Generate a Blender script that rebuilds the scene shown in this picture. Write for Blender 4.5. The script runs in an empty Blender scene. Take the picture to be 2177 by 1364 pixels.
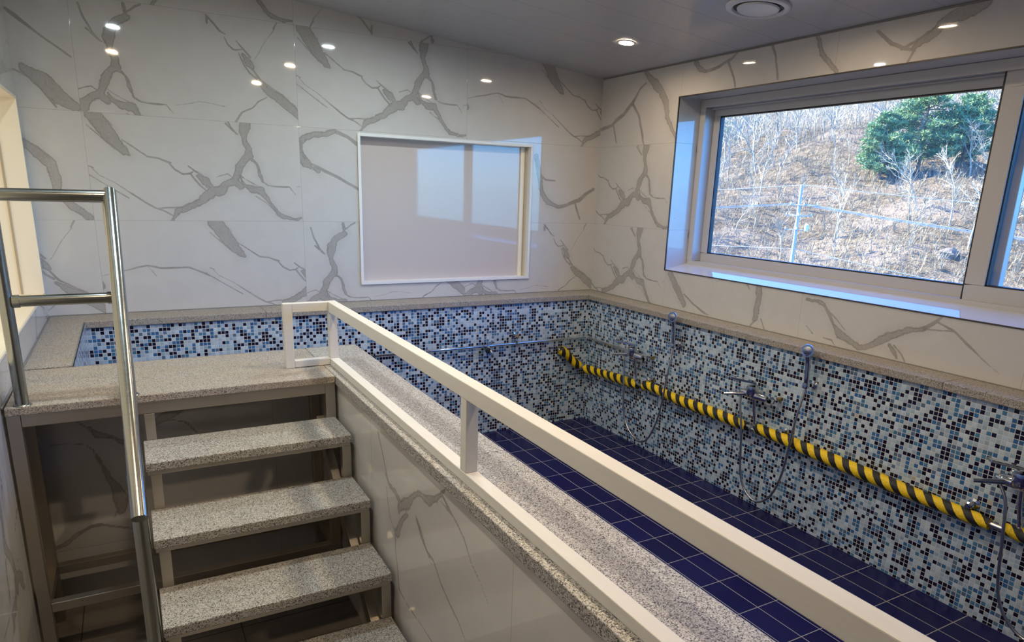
import bpy, bmesh, math, random
import numpy as np
from mathutils import Vector, Matrix

scene = bpy.context.scene
COL = scene.collection
random.seed(7)
np.random.seed(7)

# ------------------------------------------------------------------ camera
CAM = (-3.4236, -4.7882, 0.7889)
cam_d = bpy.data.cameras.new('camera')
cam_d.sensor_fit = 'HORIZONTAL'
cam_d.sensor_width = 36.0
cam_d.lens = 1453.74 * 36.0 / 2177.0
cam_d.shift_x = -2.07 / 2177.0
cam_d.shift_y = 116.94 / 2177.0
cam_d.clip_start = 0.02
cam_d.clip_end = 2000
cam = bpy.data.objects.new('camera', cam_d)
COL.objects.link(cam)
R = ((0.87580577, 0.4721527, 0.10018027),
     (-0.48174679, 0.84231813, 0.24170271),
     (0.02973694, -0.25994615, 0.96516518))
cam.matrix_world = Matrix(((R[0][0], R[0][2], -R[0][1], CAM[0]),
                           (R[1][0], R[1][2], -R[1][1], CAM[1]),
                           (R[2][0], R[2][2], -R[2][1], CAM[2]),
                           (0, 0, 0, 1)))
scene.camera = cam

# ------------------------------------------------------------------ sky, sun, exposure
LAMP = 385.0
world = bpy.data.worlds.new('sky')
scene.world = world
world.use_nodes = True
wt = world.node_tree
wt.nodes.clear()
wo = wt.nodes.new('ShaderNodeOutputWorld')
wb = wt.nodes.new('ShaderNodeBackground')
sk = wt.nodes.new('ShaderNodeTexSky')
sk.sky_type = 'NISHITA'
sk.sun_disc = False
sk.sun_elevation = math.radians(34)
sk.sun_rotation = math.radians(-25)
sk.altitude = 300
sk.dust_density = 0.6
sk.ozone_density = 2.5
wb.inputs['Strength'].default_value = 0.48
wm = wt.nodes.new('ShaderNodeMix')
wm.data_type = 'RGBA'
wm.blend_type = 'MULTIPLY'
wm.inputs[0].default_value = 1.0
wm.inputs[7].default_value = (0.26, 0.72, 1.50, 1)
wt.links.new(sk.outputs[0], wm.inputs[6])
wt.links.new(wm.outputs[2], wb.inputs['Color'])
wt.links.new(wb.outputs[0], wo.inputs['Surface'])

sun_d = bpy.data.lights.new('sun', 'SUN')
sun_d.energy = 14.0
sun_d.angle = 0.009
sun_d.color = (1.0, 0.87, 0.64)
sun = bpy.data.objects.new('sun', sun_d)
COL.objects.link(sun)
sun.location = (0, 0, 60)
sun.rotation_euler = Vector((0.45, -0.62, -0.60)).to_track_quat('-Z', 'Y').to_euler()

scene.view_settings.view_transform = 'Standard'
scene.view_settings.look = 'None'
scene.view_settings.gamma = 1.0
scene.view_settings.use_curve_mapping = False
scene.view_settings.exposure = 1.12
scene.cycles.max_bounces = 8
scene.cycles.diffuse_bounces = 4
scene.cycles.glossy_bounces = 4
scene.cycles.transparent_max_bounces = 8
scene.cycles.sample_clamp_indirect = 6.0
scene.cycles.caustics_reflective = False
scene.cycles.caustics_refractive = False

# ------------------------------------------------------------------ marble print (one slab, metres; point = along, up, half width)
FILL = [[(0.055,0.592,0.0445),(0.125,0.484,0.0409),(0.19,0.401,0.0231),(0.218,0.375,0.007)],
[(0.58,0.269,0.0114),(0.615,0.244,0.0267),(0.643,0.215,0.0141)],
[(0.652,0.184,0.0289),(0.587,0.113,0.0178),(0.523,0.094,0.0176),(0.454,0.06,0.0174),(0.418,0.009,0.0087),(0.415,0,0.0149)],
[(0.652,0.184,0.0257),(0.704,0.188,0.0292),(0.75,0.227,0.0235),(0.789,0.248,0.0276),(0.815,0.221,0.0199)],
[(0.789,0.248,0.023),(0.799,0.289,0.0217),(0.819,0.331,0.0237),(0.856,0.369,0.0212),(0.883,0.398,0.0279),(0.88,0.446,0.0172),(0.861,0.501,0.0145),(0.857,0.552,0.0275),(0.869,0.584,0.0328)],
[(0.889,0.39,0.012),(0.923,0.364,0.0067),(0.943,0.308,0.0095),(0.956,0.25,0.0061),(0.99,0.226,0.0034)],
[(0.816,0.29,0.0026),(0.842,0.229,0.0106),(0.895,0.198,0.0242),(0.949,0.19,0.0259),(0.973,0.151,0.0137),(1.011,0.099,0.0097),(1.039,0.056,0.0126),(1.075,0.025,0.0155),(1.131,0.019,0.0092),(1.188,0.026,0.0043)],
[(0.861,0.561,0.0239),(0.899,0.627,0.0267),(0.956,0.668,0.0243),(0.954,0.695,0.0086),(0.953,0.739,0.0081)],
[(1.379,0.736,0.0083),(1.381,0.695,0.0059)],
[(1.578,0.541,0.01),(1.606,0.495,0.024),(1.63,0.467,0.014)],
[(1.657,0.389,0.009),(1.712,0.344,0.0235),(1.756,0.322,0.0277),(1.794,0.294,0.03),(1.846,0.259,0.0304),(1.884,0.216,0.0191)],
[(-0.032,0.276,0.0059),(0.025,0.242,0.0015)]]
LINE = [[(0.102,0.59,0.0022),(0.15,0.531,0.0023)],
[(0.016,0.533,0.0022),(0.145,0.407,0.0029),(0.218,0.372,0.0023)],
[(0.187,0.459,0.0029),(0.243,0.42,0.0029),(0.312,0.371,0.0036),(0.365,0.368,0.0036),(0.413,0.348,0.0055),(0.437,0.342,0.0018)],
[(0.425,0.338,0.0043),(0.454,0.302,0.0043),(0.496,0.278,0.0043),(0.534,0.282,0.005),(0.55,0.297,0.0025)],
[(0.529,0.326,0.0025),(0.565,0.299,0.0044),(0.609,0.272,0.0032)],
[(0.54,0.277,0.0038),(0.583,0.218,0.0051),(0.629,0.174,0.0038)],
[(0.614,0.21,0.0025),(0.643,0.189,0.0032)],
[(0.99,0.226,0.0034),(1.032,0.221,0.0035),(1.108,0.218,0.0014)],
[(0.909,0.158,0.002),(0.977,0.115,0.0027),(1.025,0.064,0.0042),(1.06,0.033,0.0042)],
[(0.76,0.588,0.0051),(0.782,0.563,0.0026),(0.818,0.53,0.002)],
[(-0.001,0.31,0.0028),(0.027,0.299,0.0017)],
[(0.016,0.298,0.0017),(0.053,0.256,0.0011),(0.125,0.217,0.0012),(0.204,0.159,0.0029),(0.273,0.109,0.0048),(0.326,0.076,0.0042),(0.374,0.057,0.0037),(0.422,0.029,0.0031)],
[(0.325,0.073,0.0024),(0.436,0.076,0.0037),(0.467,0.084,0.0019)],
[(0.685,0.267,0.0013),(0.75,0.29,0.0026),(0.776,0.27,0.002)],
[(0.816,0.29,0.0033),(0.855,0.259,0.002),(0.949,0.208,0.0027)],
[(-0.598,0.277,0.0013),(-0.47,0.303,0.0033),(-0.408,0.321,0.0047),(-0.346,0.327,0.0034),(-0.285,0.314,0.0048),(-0.215,0.316,0.0056),(-0.116,0.31,0.0043),(-0.032,0.276,0.0051),(0.025,0.242,0.0022),(0.111,0.182,0.0023),(0.192,0.129,0.0031)],
[(-0.346,0.323,0.0014),(-0.304,0.26,0.001)],
[(0.954,0.695,0.0038),(1.005,0.73,0.0043),(1.039,0.743,0.0044)],
[(0.731,0.713,0.0041),(0.755,0.635,0.0046),(0.789,0.569,0.0037),(0.826,0.529,0.0016)],
[(1.376,0.741,0.0047),(1.42,0.695,0.0054),(1.447,0.663,0.0054),(1.481,0.644,0.003)],
[(1.474,0.628,0.003),(1.49,0.591,0.0037),(1.518,0.567,0.0043),(1.543,0.564,0.0037),(1.574,0.571,0.0025)],
[(1.54,0.615,0.0019),(1.575,0.577,0.0044),(1.615,0.533,0.0057)],
[(1.554,0.544,0.0037),(1.575,0.486,0.0044),(1.609,0.44,0.0044),(1.645,0.413,0.0058)],
[(1.629,0.461,0.0045),(1.67,0.403,0.0064),(1.726,0.37,0.0046),(1.796,0.332,0.004),(1.879,0.255,0.0034)],
[(1.703,0.311,0.002),(1.643,0.281,0.0039),(1.609,0.24,0.0026),(1.549,0.207,0.0045),(1.501,0.153,0.0051)],
[(1.781,0.745,0.0039),(1.76,0.712,0.0026)],
[(1.766,0.712,0.001),(1.64,0.53,0.0008)],
[(1.032,0.224,0.0023),(1.123,0.22,0.0023),(1.164,0.169,0.0009)],
[(1.169,0.223,0.0009),(1.301,0.252,0.0012),(1.445,0.24,0.0009)]]
FILL += [[(10,0.516,0.0175),(10.043,0.536,0.0175),(10.167,0.57,0.0147),(10.236,0.59,0.0118)],
[(10.007,0.423,0.0265),(10.035,0.375,0.0297),(10.065,0.352,0.0149)],
[(10.089,0.347,0.012),(10.113,0.336,0.015)],
[(12.594,0.512,0.0174),(12.631,0.374,0.0212),(12.659,0.232,0.0215),(12.719,0.161,0.0218),(12.81,0.126,0.0147)],
[(14.906,0.423,0.0172),(14.958,0.376,0.0285),(15.017,0.316,0.0312),(15.036,0.241,0.0292),(15.033,0.176,0.0203),(15.091,0.086,0.023),(15.182,0.013,0.0189)],
[(16.959,0.2,0.0213),(17.037,0.148,0.0436),(17.104,0.07,0.0423),(17.175,0.019,0.0273)],
[(20.515,0.506,0.013),(20.637,0.413,0.0321),(20.699,0.369,0.0287),(20.777,0.268,0.0286),(20.793,0.179,0.0191),(20.923,0.009,0.0127)],
[(21.976,0.52,0.0123),(22.027,0.411,0.0148),(22.133,0.31,0.0121)],
[(22.544,0.361,0.0088),(22.574,0.385,0.0174),(22.664,0.442,0.0211),(22.743,0.477,0.0288),(22.846,0.514,0.0358)],
[(21.04,0.499,0.0148),(21.081,0.457,0.0178),(21.137,0.433,0.0117)],
[(30.972,0.294,0.0242),(31.056,0.196,0.0288),(31.139,0.099,0.0215)],
[(31.792,0.316,0.0229),(31.801,0.19,0.0189),(31.792,0.103,0.0212)],
[(32.152,0.282,0.0078),(32.225,0.289,0.0115),(32.274,0.264,0.0114)],
[(32.344,0.17,0.0076),(32.396,0.118,0.0244),(32.474,0.09,0.0166),(32.517,0.076,0.0183),(32.574,0.092,0.0163),(32.627,0.123,0.0214),(32.674,0.172,0.0175),(32.742,0.198,0.0138),(32.847,0.242,0.0083)],
[(32.683,0.124,0.007),(32.716,0.095,0.0123),(32.729,0.071,0.007)],
[(42.556,0.973,0.0056),(42.593,0.954,0.0097),(42.667,0.944,0.0122),(42.702,0.926,0.0107)],
[(42.692,0.895,0.0149),(42.763,0.946,0.0183),(42.83,0.997,0.0126),(42.9,1.036,0.0133),(42.967,1.048,0.0153),(43.036,1.071,0.0114),(43.073,1.109,0.0056)],
[(42.779,0.918,0.0065),(42.726,0.864,0.0148),(42.66,0.789,0.0155)],
[(42.86,0.939,0.005),(42.906,0.904,0.0088),(42.929,0.884,0.005)],
[(50.223,0.821,0.0073),(50.249,0.785,0.0134),(50.307,0.763,0.0091),(50.349,0.728,0.0124)],
[(50.238,0.689,0.006),(50.26,0.61,0.0091),(50.285,0.553,0.0154),(50.309,0.485,0.0267),(50.308,0.406,0.0158)],
[(50.032,0.288,0.0103),(50.09,0.31,0.0119),(50.139,0.34,0.0106)],
[(50.483,0.807,0.0192),(50.527,0.839,0.0226),(50.578,0.861,0.0164)]]
LINE += [[(10.236,0.587,0.0119),(10.323,0.553,0.0105),(10.392,0.509,0.0121),(10.516,0.449,0.0124)],
[(10.006,0.511,0.0117),(10.009,0.459,0.0088),(10.031,0.41,0.0089)],
[(10.054,0.381,0.0059),(10.096,0.362,0.0075),(10.163,0.329,0.0091),(10.262,0.284,0.0092),(10.384,0.22,0.0078)],
[(12.81,0.126,0.0147),(12.899,0.142,0.0111),(13.011,0.185,0.0149),(13.154,0.274,0.0112)],
[(12.586,0.512,0.0069),(12.635,0.367,0.0106),(12.689,0.333,0.0071),(12.776,0.329,0.0054)],
[(12.976,0.159,0.0074),(13.03,0.036,0.0076)],
[(14.908,0.433,0.0043),(14.972,0.397,0.0044),(15.029,0.325,0.0067)],
[(16.911,0.492,0.0062),(16.951,0.459,0.0105),(17.055,0.374,0.0043),(17.184,0.283,0.0045)],
[(16.908,0.194,0.0042),(16.995,0.149,0.0054),(17.086,0.012,0.0045)],
[(20.015,0.136,0.0109),(20.144,0.164,0.0124),(20.286,0.233,0.0138),(20.392,0.302,0.0135),(20.465,0.393,0.0083),(20.535,0.43,0.0065)],
[(20.392,0.302,0.0101),(20.476,0.212,0.0101),(20.538,0.06,0.0101),(20.557,-0.001,0.0067)],
[(20.168,0.166,0.0071),(20.22,0.03,0.0071)],
[(21.137,0.433,0.0117),(21.261,0.445,0.0086),(21.356,0.479,0.0084),(21.416,0.517,0.0055)],
[(21.33,0.469,0.0085),(21.392,0.366,0.0056),(21.413,0.309,0.0056)],
[(21.669,0.52,0.0105),(21.709,0.443,0.0052),(21.743,0.317,0.0079)],
[(22.342,0.473,0.0068),(22.428,0.404,0.009),(22.507,0.366,0.0066),(22.557,0.355,0.0066),(22.531,0.303,0.0066)],
[(22.486,0.367,0.0044),(22.561,0.391,0.0065)],
[(31.13,0.169,0.0048),(31.222,0.117,0.0059),(31.327,0.075,0.0069),(31.385,0.061,0.0034)],
[(31.793,0.092,0.0064),(31.752,0.047,0.0032)],
[(31.838,0.111,0.0032),(31.871,0.053,0.0042)],
[(31.698,0.309,0.0064),(31.724,0.275,0.0032)],
[(32.274,0.264,0.0076),(32.315,0.213,0.0095),(32.351,0.162,0.0075)],
[(32.287,0.251,0.0028),(32.348,0.209,0.0028),(32.422,0.151,0.0028)],
[(32.847,0.242,0.0083),(32.892,0.271,0.0081),(32.913,0.289,0.0064),(32.933,0.313,0.0047)],
[(32.907,0.28,0.004),(32.992,0.253,0.0046),(33.072,0.197,0.006),(33.142,0.147,0.0022),(33.225,0.095,0.0012)],
[(32.856,0.241,0.0033),(32.93,0.242,0.0024),(32.993,0.25,0.0039)],
[(32.71,0.125,0.0035),(32.752,0.094,0.0035),(32.782,0.055,0.0035)],
[(32.294,0.083,0.0029),(32.349,0.079,0.0038),(32.376,0.051,0.0019)],
[(32.172,0.129,0.002),(32.225,0.089,0.002)],
[(42.471,1.113,0.0042),(42.512,1.059,0.0049),(42.548,1.004,0.0035),(42.575,0.967,0.0042)],
[(43.063,1.11,0.0045),(43.088,1.131,0.0055),(43.098,1.142,0.0022)],
[(42.65,0.781,0.0057),(42.651,0.719,0.0043),(42.672,0.639,0.0036),(42.683,0.577,0.0044)],
[(42.679,0.571,0.0029),(42.768,0.56,0.0028),(42.917,0.559,0.002),(43.001,0.561,0.002)],
[(42.857,0.944,0.0038),(42.906,0.892,0.005),(42.958,0.862,0.0056),(43.009,0.858,0.0049),(43.064,0.815,0.0048),(43.131,0.782,0.0035),(43.194,0.761,0.0029),(43.25,0.725,0.0028)],
[(42.929,0.884,0.0037),(42.98,0.842,0.0025),(43.009,0.821,0.0012)],
[(43.082,1.107,0.0044),(43.127,1.088,0.0033),(43.17,1.075,0.0027),(43.235,1.039,0.0037),(43.282,0.99,0.0026),(43.347,0.958,0.0015),(43.381,0.93,0.0012)],
[(42.559,0.927,0.0028),(42.592,0.823,0.0029),(42.636,0.788,0.0021)],
[(42.702,0.926,0.0027),(42.658,0.947,0.002),(42.584,0.957,0.0021)],
[(43.063,1.082,0.0017),(43.127,1.083,0.0022),(43.164,1.077,0.0022)],
[(50.17,0.866,0.0043),(50.216,0.822,0.0044)],
[(50.079,0.761,0.0014),(50.15,0.757,0.0029),(50.2,0.749,0.0029),(50.227,0.719,0.0045),(50.241,0.68,0.0045)],
[(50.139,0.34,0.0076),(50.18,0.366,0.0076),(50.211,0.372,0.0054),(50.263,0.347,0.0047),(50.339,0.32,0.004)],
[(50.179,0.361,0.0038),(50.233,0.363,0.0031)],
[(50.482,0.798,0.004),(50.54,0.812,0.0033),(50.597,0.796,0.0041),(50.638,0.74,0.0042)],
[(50.282,0.529,0.0031),(50.295,0.429,0.0031),(50.275,0.389,0.0031)]]
PERIOD = 2.49

def sdf(polys, s, v):
    """signed distance of every (s, v) to a set of tapered strokes"""
    best = np.full(s.shape, 0.1)
    s0, s1, v0, v1 = s.min(), s.max(), v.min(), v.max()
    for off in (0.0, PERIOD, -PERIOD):
        for pl in polys:
            for (x0, y0, w0), (x1, y1, w1) in zip(pl[:-1], pl[1:]):
                if off and x0 > 5: continue
                ax, bx = x0 + off, x1 + off
                dx, dy = bx - ax, y1 - y0
                if max(ax, bx) < s0 - .12 or min(ax, bx) > s1 + .12 or max(y0, y1) < v0 - .12 or min(y0, y1) > v1 + .12: continue
                l2 = dx * dx + dy * dy + 1e-9
                h = np.clip(((s - ax) * dx + (v - y0) * dy) / l2, 0, 1)
                d = np.hypot(s - ax - h * dx, v - y0 - h * dy) - (w0 + h * (w1 - w0))
                np.minimum(best, d, out=best)
    return best

# ------------------------------------------------------------------ helpers
def tag(o, label=None, cat=None, group=None, kind=None):
    if label: o['label'] = label
    if cat: o['category'] = cat
    if group: o['group'] = group
    if kind: o['kind'] = kind
    return o

def thing(name, label, cat, loc=(0, 0, 0), group=None, kind=None):
    o = bpy.data.objects.new(name, None)
    o.empty_display_size = 0.05
    COL.objects.link(o)
    o.location = loc
    return tag(o, label, cat, group, kind)

class MB:
    """collects polygons and links them as one mesh object"""
    def __init__(s):
        s.v, s.f, s.uv, s.mi = [], [], [], []
    def face(s, pts, uv=None, mi=0):
        b = len(s.v)
        s.v += [tuple(p) for p in pts]
        s.f.append(tuple(range(b, b + len(pts))))
        s.uv.append(uv if uv else [(0, 0)] * len(pts))
        s.mi.append(mi)
    def box(s, a, b, mi=0, skip=()):
        (x0, y0, z0), (x1, y1, z1) = [min(p, q) for p, q in zip(a, b)], [max(p, q) for p, q in zip(a, b)]
        P = [(x0, y0, z0), (x1, y0, z0), (x1, y1, z0), (x0, y1, z0), (x0, y0, z1), (x1, y0, z1), (x1, y1, z1), (x0, y1, z1)]
        for key, idx in (('z-', (3, 2, 1, 0)), ('z+', (4, 5, 6, 7)), ('y-', (0, 1, 5, 4)), ('x+', (1, 2, 6, 5)), ('y+', (2, 3, 7, 6)), ('x-', (3, 0, 4, 7))):
            if key in skip: continue
            q = [P[i] for i in idx]
            if key[0] == 'z': uv = [(p[0], p[1]) for p in q]
            elif key[0] == 'y': uv = [(p[0], p[2]) for p in q]
            else: uv = [(p[1], p[2]) for p in q]
            s.face(q, uv, mi)
        return s
    def obox(s, c, ax, ay, az, hx, hy, hz, mi=0):
        """oriented box: centre, three unit axes, half sizes"""
        c, ax, ay, az = Vector(c), Vector(ax), Vector(ay), Vector(az)
        P = [c + ax * hx * i + ay * hy * j + az * hz * k for k in (-1, 1) for (i, j) in ((-1, -1), (1, -1), (1, 1), (-1, 1))]
        for idx in ((3, 2, 1, 0), (4, 5, 6, 7), (0, 1, 5, 4), (1, 2, 6, 5), (2, 3, 7, 6), (3, 0, 4, 7)):
            s.face([P[i] for i in idx], None, mi)
        return s
    def tube(s, path, r, n=12, cap=True, mi=0, u0=0.0):
        path = [Vector(p) for p in path]
        m = len(path)
        rr = r if isinstance(r, (list, tuple)) else [r] * m
        rings = []
        up = None
        for i, p in enumerate(path):
            d = (path[min(i + 1, m - 1)] - path[max(i - 1, 0)]).normalized()
            if up is None:
                up = Vector((0, 0, 1)) if abs(d.z) < 0.9 else Vector((0, 1, 0))
            e1 = (up - d * up.dot(d)).normalized()
            e2 = d.cross(e1)
            up = e1
            rings.append([p + (e1 * math.cos(2 * math.pi * k / n) + e2 * math.sin(2 * math.pi * k / n)) * rr[i] for k in range(n)])
        L = [u0]
        for i in range(1, m): L.append(L[-1] + (path[i] - path[i - 1]).length)
        b = len(s.v)
        for ring in rings: s.v += [tuple(q) for q in ring]
        for i in range(m - 1):
            for k in range(n):
                k2 = (k + 1) % n
                s.f.append((b + i * n + k, b + i * n + k2, b + (i + 1) * n + k2, b + (i + 1) * n + k))
                s.uv.append([(k / n, L[i]), ((k + 1) / n, L[i]), ((k + 1) / n, L[i + 1]), (k / n, L[i + 1])])
                s.mi.append(mi)
        if cap:
            s.f.append(tuple(b + k for k in reversed(range(n)))); s.uv.append([(0, L[0])] * n); s.mi.append(mi)
            s.f.append(tuple(b + (m - 1) * n + k for k in range(n))); s.uv.append([(0, L[-1])] * n); s.mi.append(mi)
        return s
    def lathe(s, c, axis, prof, n=24, mi=0):
        """prof: list of (radius, height along axis)"""
        c = Vector(c); a = Vector(axis).normalized()
        e1 = a.orthogonal().normalized(); e2 = a.cross(e1)
        b = len(s.v)
        for (r, h) in prof:
            for k in range(n):
                t = 2 * math.pi * k / n
                s.v.append(tuple(c + a * h + (e1 * math.cos(t) + e2 * math.sin(t)) * max(r, 1e-5)))
        for i in range(len(prof) - 1):
            for k in range(n):
                k2 = (k + 1) % n
                s.f.append((b + i * n + k, b + i * n + k2, b + (i + 1) * n + k2, b + (i + 1) * n + k)); s.uv.append([(0, 0)] * 4); s.mi.append(mi)
        return s
    def build(s, name, mats, parent=None, smooth=False, bevel=0.0, weld=False):
        me = bpy.data.meshes.new(name)
        off = Vector((0, 0, 0))
        if parent is not None:
            p = parent
            while p is not None:
                off += p.location; p = p.parent
        me.from_pydata([(a - off.x, b - off.y, c - off.z) for a, b, c in s.v], [], s.f)
        uvl = me.uv_layers.new(name='UVMap')
        uvl.data.foreach_set('uv', np.array([c for f in s.uv for uv in f for c in uv], dtype=np.float32))
        for m in (mats if isinstance(mats, (list, tuple)) else [mats]): me.materials.append(m)
        me.polygons.foreach_set('material_index', np.array(s.mi, dtype=np.int32))
        if smooth: me.polygons.foreach_set('use_smooth', np.ones(len(s.f), dtype=bool))
        me.update()
        if bevel or weld:
            bm = bmesh.new(); bm.from_mesh(me)
            bmesh.ops.remove_doubles(bm, verts=bm.verts, dist=1e-5)
            bm.to_mesh(me); bm.free()
        o = bpy.data.objects.new(name, me)
        COL.objects.link(o)
        if parent is not None: o.parent = parent
        if bevel:
            md = o.modifiers.new('bevel', 'BEVEL'); md.width = bevel; md.segments = 2; md.limit_method = 'ANGLE'
        if smooth:
            try:
                bm = bmesh.new(); bm.from_mesh(me)
                for e in bm.edges:
                    if len(e.link_faces) == 2 and e.calc_face_angle(0) > math.radians(50): e.smooth = False
                bm.to_mesh(me); bm.free()
            except Exception: pass
        return o

def children(o): return [c for c in COL.objects if c.parent == o]

def copy_tree(o, parent=None):
    c = o.copy(); COL.objects.link(c)
    c.parent = parent
    for ch in children(o): copy_tree(ch, c)
    return c

def smooth_path(pts, k=8):
    P = [Vector(p) for p in pts]
    P = [P[0] * 2 - P[1]] + P + [P[-1] * 2 - P[-2]]
    out = []
    for i in range(1, len(P) - 2):
        for j in range(k):
            t = j / k
            a, b, c, d = P[i - 1], P[i], P[i + 1], P[i + 2]
            out.append(0.5 * ((2 * b) + (c - a) * t + (2 * a - 5 * b + 4 * c - d) * t * t + (3 * b - a - 3 * c + d) * t ** 3))
    out.append(P[-2])
    return out

# ------------------------------------------------------------------ materials
class NT:
    def __init__(s, name):
        s.m = bpy.data.materials.new(name); s.m.use_nodes = True
        s.t = s.m.node_tree; s.t.nodes.clear()
        s.out = s.n('ShaderNodeOutputMaterial')
    def n(s, kind, **kw):
        nd = s.t.nodes.new(kind)
        for k, v in kw.items(): setattr(nd, k, v)
        return nd
    def l(s, a, b): s.t.links.new(a, b)
    def put(s, sock, v):
        if isinstance(v, bpy.types.NodeSocket): s.l(v, sock)
        else: sock.default_value = v
    def math(s, op, a, b=0.0, c=0.0, clamp=False):
        nd = s.n('ShaderNodeMath', operation=op); nd.use_clamp = clamp
        s.put(nd.inputs[0], a); s.put(nd.inputs[1], b)
        if len(nd.inputs) > 2: s.put(nd.inputs[2], c)
        return nd.outputs[0]
    def vmath(s, op, a, b=(0, 0, 0)):
        nd = s.n('ShaderNodeVectorMath', operation=op)
        s.put(nd.inputs[0], a); s.put(nd.inputs[1], b)
        return nd.outputs[0]
    def noise(s, vec, scale, detail=3.0, rough=0.5):
        nd = s.n('ShaderNodeTexNoise'); nd.inputs['Scale'].default_value = scale
        nd.inputs['Detail'].default_value = detail; nd.inputs['Roughness'].default_value = rough
        if vec is not None: s.l(vec, nd.inputs['Vector'])
        return nd.outputs[0]
    def ramp(s, fac, stops, interp='LINEAR'):
        nd = s.n('ShaderNodeValToRGB'); cr = nd.color_ramp; cr.interpolation = interp
        while len(cr.elements) < len(stops): cr.elements.new(0.5)
        for e, (p, c) in zip(cr.elements, stops):
            e.position = p; e.color = (*c, 1) if len(c) == 3 else c
        s.l(fac, nd.inputs[0]); return nd.outputs[0]
    def mix(s, fac, a, b):
        nd = s.n('ShaderNodeMix', data_type='RGBA')
        s.put(nd.inputs[0], fac)
        for sock, v in ((nd.inputs[6], a), (nd.inputs[7], b)):
            if isinstance(v, tuple) and len(v) == 3: v = (*v, 1)
            s.put(sock, v)
        return nd.outputs[2]
    def step(s, x, lo, hi):
        nd = s.n('ShaderNodeMapRange', interpolation_type='SMOOTHSTEP')
        s.put(nd.inputs['Value'], x); s.put(nd.inputs['From Min'], lo); s.put(nd.inputs['From Max'], hi)
        return nd.outputs[0]
    def bsdf(s, color, rough=0.5, metal=0.0, normal=None, spec=0.5, coat=0.0):
        b = s.n('ShaderNodeBsdfPrincipled')
        if isinstance(color, tuple) and len(color) == 3: color = (*color, 1)
        s.put(b.inputs['Base Color'], color); s.put(b.inputs['Roughness'], rough); s.put(b.inputs['Metallic'], metal)
        b.inputs['Specular IOR Level'].default_value = spec
        b.inputs['Coat Weight'].default_value = coat
        if normal is not None: s.l(normal, b.inputs['Normal'])
        s.l(b.outputs[0], s.out.inputs['Surface']); s.b = b
        return s.m
    def bump(s, h, strength=0.2, dist=0.01):
        nd = s.n('ShaderNodeBump'); nd.inputs['Strength'].default_value = strength; nd.inputs['Distance'].default_value = dist
        s.l(h, nd.inputs['Height']); return nd.outputs[0]
    def coord(s, which='Object'): return s.n('ShaderNodeTexCoord').outputs[which]
    def pos(s): return s.n('ShaderNodeNewGeometry').outputs['Position']
    def mapped(s, vec, scale):
        nd = s.n('ShaderNodeMapping'); nd.inputs['Scale'].default_value = scale; s.l(vec, nd.inputs['Vector']); return nd.outputs[0]

def plain(name, color, rough=0.5, metal=0.0, spec=0.5, var=0.0, scale=20.0, bump=0.0):
    t = NT(name)
    c = color
    nrm = None
    if var or bump:
        nz = t.noise(t.coord(), scale, 4)
        if var:
            c = t.mix(nz, tuple(max(0, v * (1 - var)) for v in color), tuple(min(1, v * (1 + var)) for v in color))
        if bump: nrm = t.bump(nz, bump, 0.004)
    return t.bsdf(c, rough, metal, nrm, spec)

def marble_mat():
    t = NT('polished_marble_tile')
    P = t.pos()
    att = lambda nm: t.n('ShaderNodeAttribute', attribute_name=nm).outputs['Fac']
    n1 = t.noise(P, 28, 5, 0.65); n2 = t.noise(P, 9, 4, 0.6); n3 = t.noise(P, 90, 3, 0.6)
    jag = t.math('MULTIPLY', t.math('SUBTRACT', n1, 0.5), 0.030)
    fd = t.math('ADD', att('vein_fill'), jag)
    ld = t.math('ADD', att('vein_line'), t.math('MULTIPLY', t.math('SUBTRACT', n1, 0.5), 0.007))
    fill = t.math('SUBTRACT', 1.0, t.step(fd, -0.004, 0.004))
    rim = t.math('MULTIPLY', fill, t.step(fd, -0.009, 0.001))
    line = t.math('SUBTRACT', 1.0, t.step(ld, -0.0008, 0.0028))
    halo = t.math('MULTIPLY', t.math('SUBTRACT', 1.0, t.step(fd, 0.0, 0.05)), 0.10)
    a = t.math('MULTIPLY', fill, t.math('ADD', 0.14, t.math('MULTIPLY', t.math('ADD', n2, n3), 0.42)))
    a = t.math('ADD', a, t.math('MULTIPLY', rim, t.math('MULTIPLY', n1, 0.8)))
    a = t.math('MAXIMUM', a, t.math('MULTIPLY', line, t.math('ADD', 0.15, t.math('MULTIPLY', n2, 1.0))))
    a = t.math('MAXIMUM', a, halo, clamp=True)
    base = t.mix(n2, (0.545, 0.525, 0.495), (0.615, 0.60, 0.575))
    c = t.mix(t.math('MULTIPLY', a, 0.84), base, (0.17, 0.15, 0.13))
    ed = att('joint')
    j = t.math('SUBTRACT', 1.0, t.step(ed, 0.0004, 0.0014))
    c = t.mix(t.math('MULTIPLY', j, 0.55), c, (0.22, 0.20, 0.18))
    nrm = t.bump(t.math('ADD', t.step(ed, 0.0, 0.002), t.math('MULTIPLY', n2, 0.02)), 0.15, 0.002)
    return t.bsdf(c, 0.035, 0.0, nrm, 0.5)

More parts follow.
